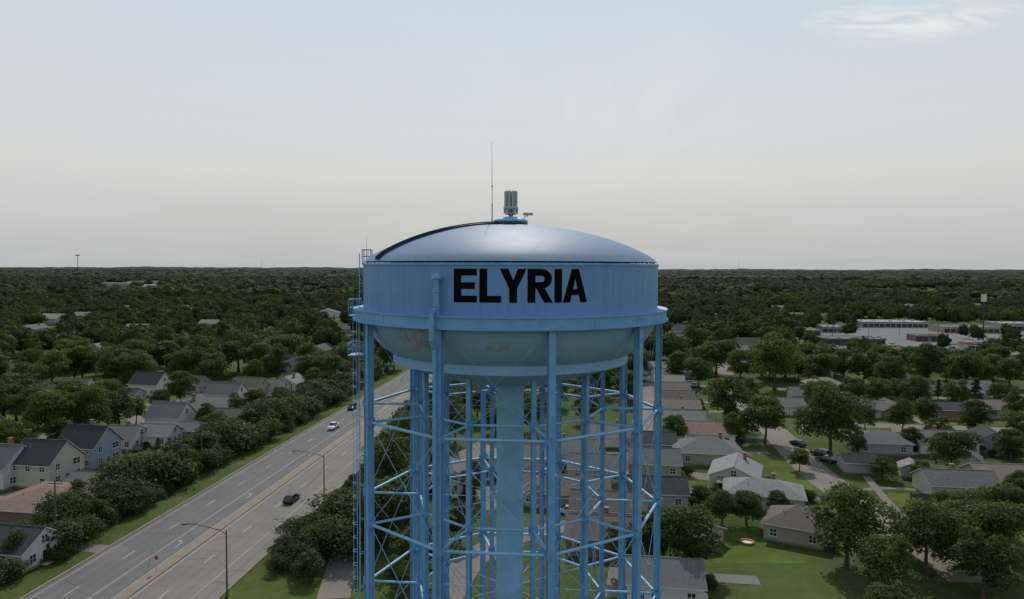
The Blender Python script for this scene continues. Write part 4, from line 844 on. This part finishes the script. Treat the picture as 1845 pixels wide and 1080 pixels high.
# ------------------------------------------------------------- random trees & woodland
CL=np.array(CLEAR); SG=np.array(SEGS); HS=np.array(HOUSES)
def jitter(y0,y1,step,fov=.86):
    ys=np.arange(y0,y1,step); out=[]
    for yy in ys:
        xm=yy*fov+25; xs=np.arange(-xm,xm,step); out.append(np.stack([xs+rng.uniform(-.5,.5,len(xs))*step,yy+rng.uniform(-.5,.5,len(xs))*step],1))
    return np.concatenate(out)
def allowed(p,extra=0):
    ok=np.ones(len(p),bool)
    idx=np.where(p[:,1]<1300)[0]; q=p[idx]
    o2=np.ones(len(q),bool)
    for cx,cy,r in CL: o2&=((q[:,0]-cx)**2+(q[:,1]-cy)**2)>(r+extra)**2
    for x0,y0,x1,y1,hw in SG:
        dx,dy=x1-x0,y1-y0; l2=dx*dx+dy*dy+1e-9; t=np.clip(((q[:,0]-x0)*dx+(q[:,1]-y0)*dy)/l2,0,1); o2&=((q[:,0]-x0-t*dx)**2+(q[:,1]-y0-t*dy)**2)>(hw+1.5)**2
    for hx,hy,s,ln in HS:
        D=math.hypot(hx,hy); ux,uy=-hx/D,-hy/D; a_=(q[:,0]-hx)*ux+(q[:,1]-hy)*uy; b_=np.abs((q[:,0]-hx)*-uy+(q[:,1]-hy)*ux)
        o2&=~((a_>0)&(a_<ln)&(b_<s*.5))
    ok[idx]=o2
    for pg in POLYS:
        ins=np.zeros(len(p),bool); n=len(pg)
        for i in range(n):
            x0,y0=pg[i];x1,y1=pg[(i+1)%n]; c_=((y0>p[:,1])!=(y1>p[:,1]))&(p[:,0]<(x1-x0)*(p[:,1]-y0)/(y1-y0+1e-12)+x0); ins^=c_
        ok&=~(ins&(rng.uniform(size=len(p))<.90))
    return ok
def patch(p,s):
    x,y=p[:,0]/s,p[:,1]/s
    return .5+.25*np.sin(x*1.3+2*np.sin(y*.7))+.25*np.sin(y*1.7+2.3*np.sin(x*.6+1))
pts=jitter(88,900,10.8); pts=pts[allowed(pts,2.5)]
u,v=P(pts[:,0],pts[:,1]); dn=np.where(patch(pts,38)>.14,.97,.22)
L_=u<655; Rr_=u>1190; M_=(~L_)&(~Rr_)
dn[L_&(v>655)]=.88; dn[L_&(v>700)]=.36; 
dn[Rr_&(v>645)]=.75; dn[Rr_&(v>690)]=.40; dn[Rr_&(v>790)]=.20; dn[M_&(v>720)]=.30
dn[(u>1200)&(u<1300)&(v>690)]=.10; dn[(u>1430)&(v>580)&(v<640)]=.5
keep=(rng.uniform(size=len(pts))<dn)&(v<1130); pts=pts[keep]; v=v[keep]; u=u[keep]
order=np.argsort(pts[:,1]); pts=pts[order]; v=v[order]; u=u[order]
NI=298-ntree; inview=(u>-40)&(u<1885); cnt=0; rest=[]
ag=patch(pts,60)
for i,(x,y) in enumerate(pts):
    h=rng.uniform(7.5,13)+7*ag[i]*rng.uniform(.1,1) if v[i]<700 else rng.uniform(4.5,10.5)
    if v[i]<640 : h=min(h,17)
    if u[i]>1420 and 635<v[i]<690: h=min(h,11)
    if inview[i] and cnt<NI:
        T=CONIF if rng.uniform()<.04 else TREES[rng.integers(6)]
        plant(T,x,y,h,rng.uniform(.85,1.25),'neighbourhood trees'); cnt+=1
    else: rest.append((x,y,h))
rest=np.array(rest)
def tile(protos,pos,hh,wf,hazef,tr=.3):
    V=[];Fc=[];T=[];Hz=[];off=0; pi=rng.integers(len(protos),size=len(pos))
    for k,(pv,pf,pt) in enumerate(protos):
        sel=np.where(pi==k)[0]
        if not len(sel): continue
        a=rng.uniform(0,6.28,len(sel)); ca,sa=np.cos(a),np.sin(a); s=hh[sel]; sx=s*wf[sel]
        X=(pv[None,:,0]*ca[:,None]-pv[None,:,1]*sa[:,None])*sx[:,None]+pos[sel,0][:,None]
        Y=(pv[None,:,0]*sa[:,None]+pv[None,:,1]*ca[:,None])*sx[:,None]+pos[sel,1][:,None]
        Z=pv[None,:,2]*s[:,None]+np.zeros_like(X)
        V.append(np.stack([X,Y,Z],-1).reshape(-1,3)); m=len(sel); n=len(pv)
        Fc.append((pf[None]+(np.arange(m)*n)[:,None,None]).reshape(-1,3)+off); off+=m*n
        tt=pt[None]*.7+rng.normal(.05,tr,m)[:,None]; T.append(np.clip(tt,0,1).reshape(-1)); Hz.append(np.repeat(hazef[sel],n))
    return np.concatenate(V),np.concatenate(Fc),np.concatenate(T),np.concatenate(Hz)
def proto(k,n,size,core,cs_=.80,tv=.1):
    v,f,t,cs,rs=leafcloud(.42,.08,1.0,k,n,size,'round',.85,tv)
    iv,if_=core; nz=np.zeros(len(iv))
    for c,r in zip(cs,rs): 
        nz+=np.exp(-np.sum((iv*np.array([.34,.34,.36])+np.array([0,0,.56])-c)**2,1)/(r*r*.9))
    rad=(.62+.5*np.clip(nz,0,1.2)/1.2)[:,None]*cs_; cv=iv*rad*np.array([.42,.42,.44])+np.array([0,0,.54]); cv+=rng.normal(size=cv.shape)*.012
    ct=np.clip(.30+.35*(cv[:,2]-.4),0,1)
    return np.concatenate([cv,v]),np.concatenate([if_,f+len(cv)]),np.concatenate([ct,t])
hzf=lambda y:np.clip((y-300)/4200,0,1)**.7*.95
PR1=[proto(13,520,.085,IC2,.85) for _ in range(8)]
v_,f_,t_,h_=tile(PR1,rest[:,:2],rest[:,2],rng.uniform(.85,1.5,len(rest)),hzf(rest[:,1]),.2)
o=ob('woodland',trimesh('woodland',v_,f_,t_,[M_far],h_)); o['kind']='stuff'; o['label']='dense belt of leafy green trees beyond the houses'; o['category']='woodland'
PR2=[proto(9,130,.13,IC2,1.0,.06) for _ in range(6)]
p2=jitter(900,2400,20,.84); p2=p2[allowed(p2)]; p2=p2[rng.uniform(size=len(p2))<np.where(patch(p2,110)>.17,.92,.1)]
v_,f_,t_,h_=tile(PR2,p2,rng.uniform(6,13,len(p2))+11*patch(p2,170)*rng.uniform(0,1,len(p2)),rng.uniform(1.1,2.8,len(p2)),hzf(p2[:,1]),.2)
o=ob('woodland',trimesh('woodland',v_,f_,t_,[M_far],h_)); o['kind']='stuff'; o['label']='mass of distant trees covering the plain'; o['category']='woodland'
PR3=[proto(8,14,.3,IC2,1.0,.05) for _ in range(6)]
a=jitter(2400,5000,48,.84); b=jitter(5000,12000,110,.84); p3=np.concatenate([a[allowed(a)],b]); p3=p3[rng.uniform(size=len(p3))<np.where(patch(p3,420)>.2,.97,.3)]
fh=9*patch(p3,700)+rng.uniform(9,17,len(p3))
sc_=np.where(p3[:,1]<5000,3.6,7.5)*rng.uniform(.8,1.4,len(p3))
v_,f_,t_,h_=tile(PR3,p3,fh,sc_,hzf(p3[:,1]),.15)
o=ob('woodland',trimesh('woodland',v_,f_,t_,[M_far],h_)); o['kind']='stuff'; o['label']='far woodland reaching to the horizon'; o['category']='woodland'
mb=MB(); M_hill=mat('far_hills_hazed_green',(.052,.062,.054),.95,.2,.002,spec=.05)  # hill green lightened and greyed, distance haze put into its colour
for D_,h0 in ((12500,28),(17000,42)):
    n=900; b=len(mb.v); rr=0
    for i in range(n+1):
        a=-.8+1.6*i/n; x=D_*math.tan(a); rr=rr*.88+random.uniform(-5,5); hh=h0+13*math.sin(a*7+D_)+8*math.sin(a*23+1)+5*math.sin(a*61)+rr
        mb.v.append((x,D_,-1)); mb.v.append((x,D_+300,hh))
    for i in range(n): mb.face([b+2*i,b+2*i+2,b+2*i+3,b+2*i+1])
o=ob('hills',mb.mesh('hills',[M_hill])); o['kind']='structure'
print('trees individual',ntree+cnt,'shrubs',NSH,'woodland near',len(rest),'mid',len(p2),'far',len(p3))
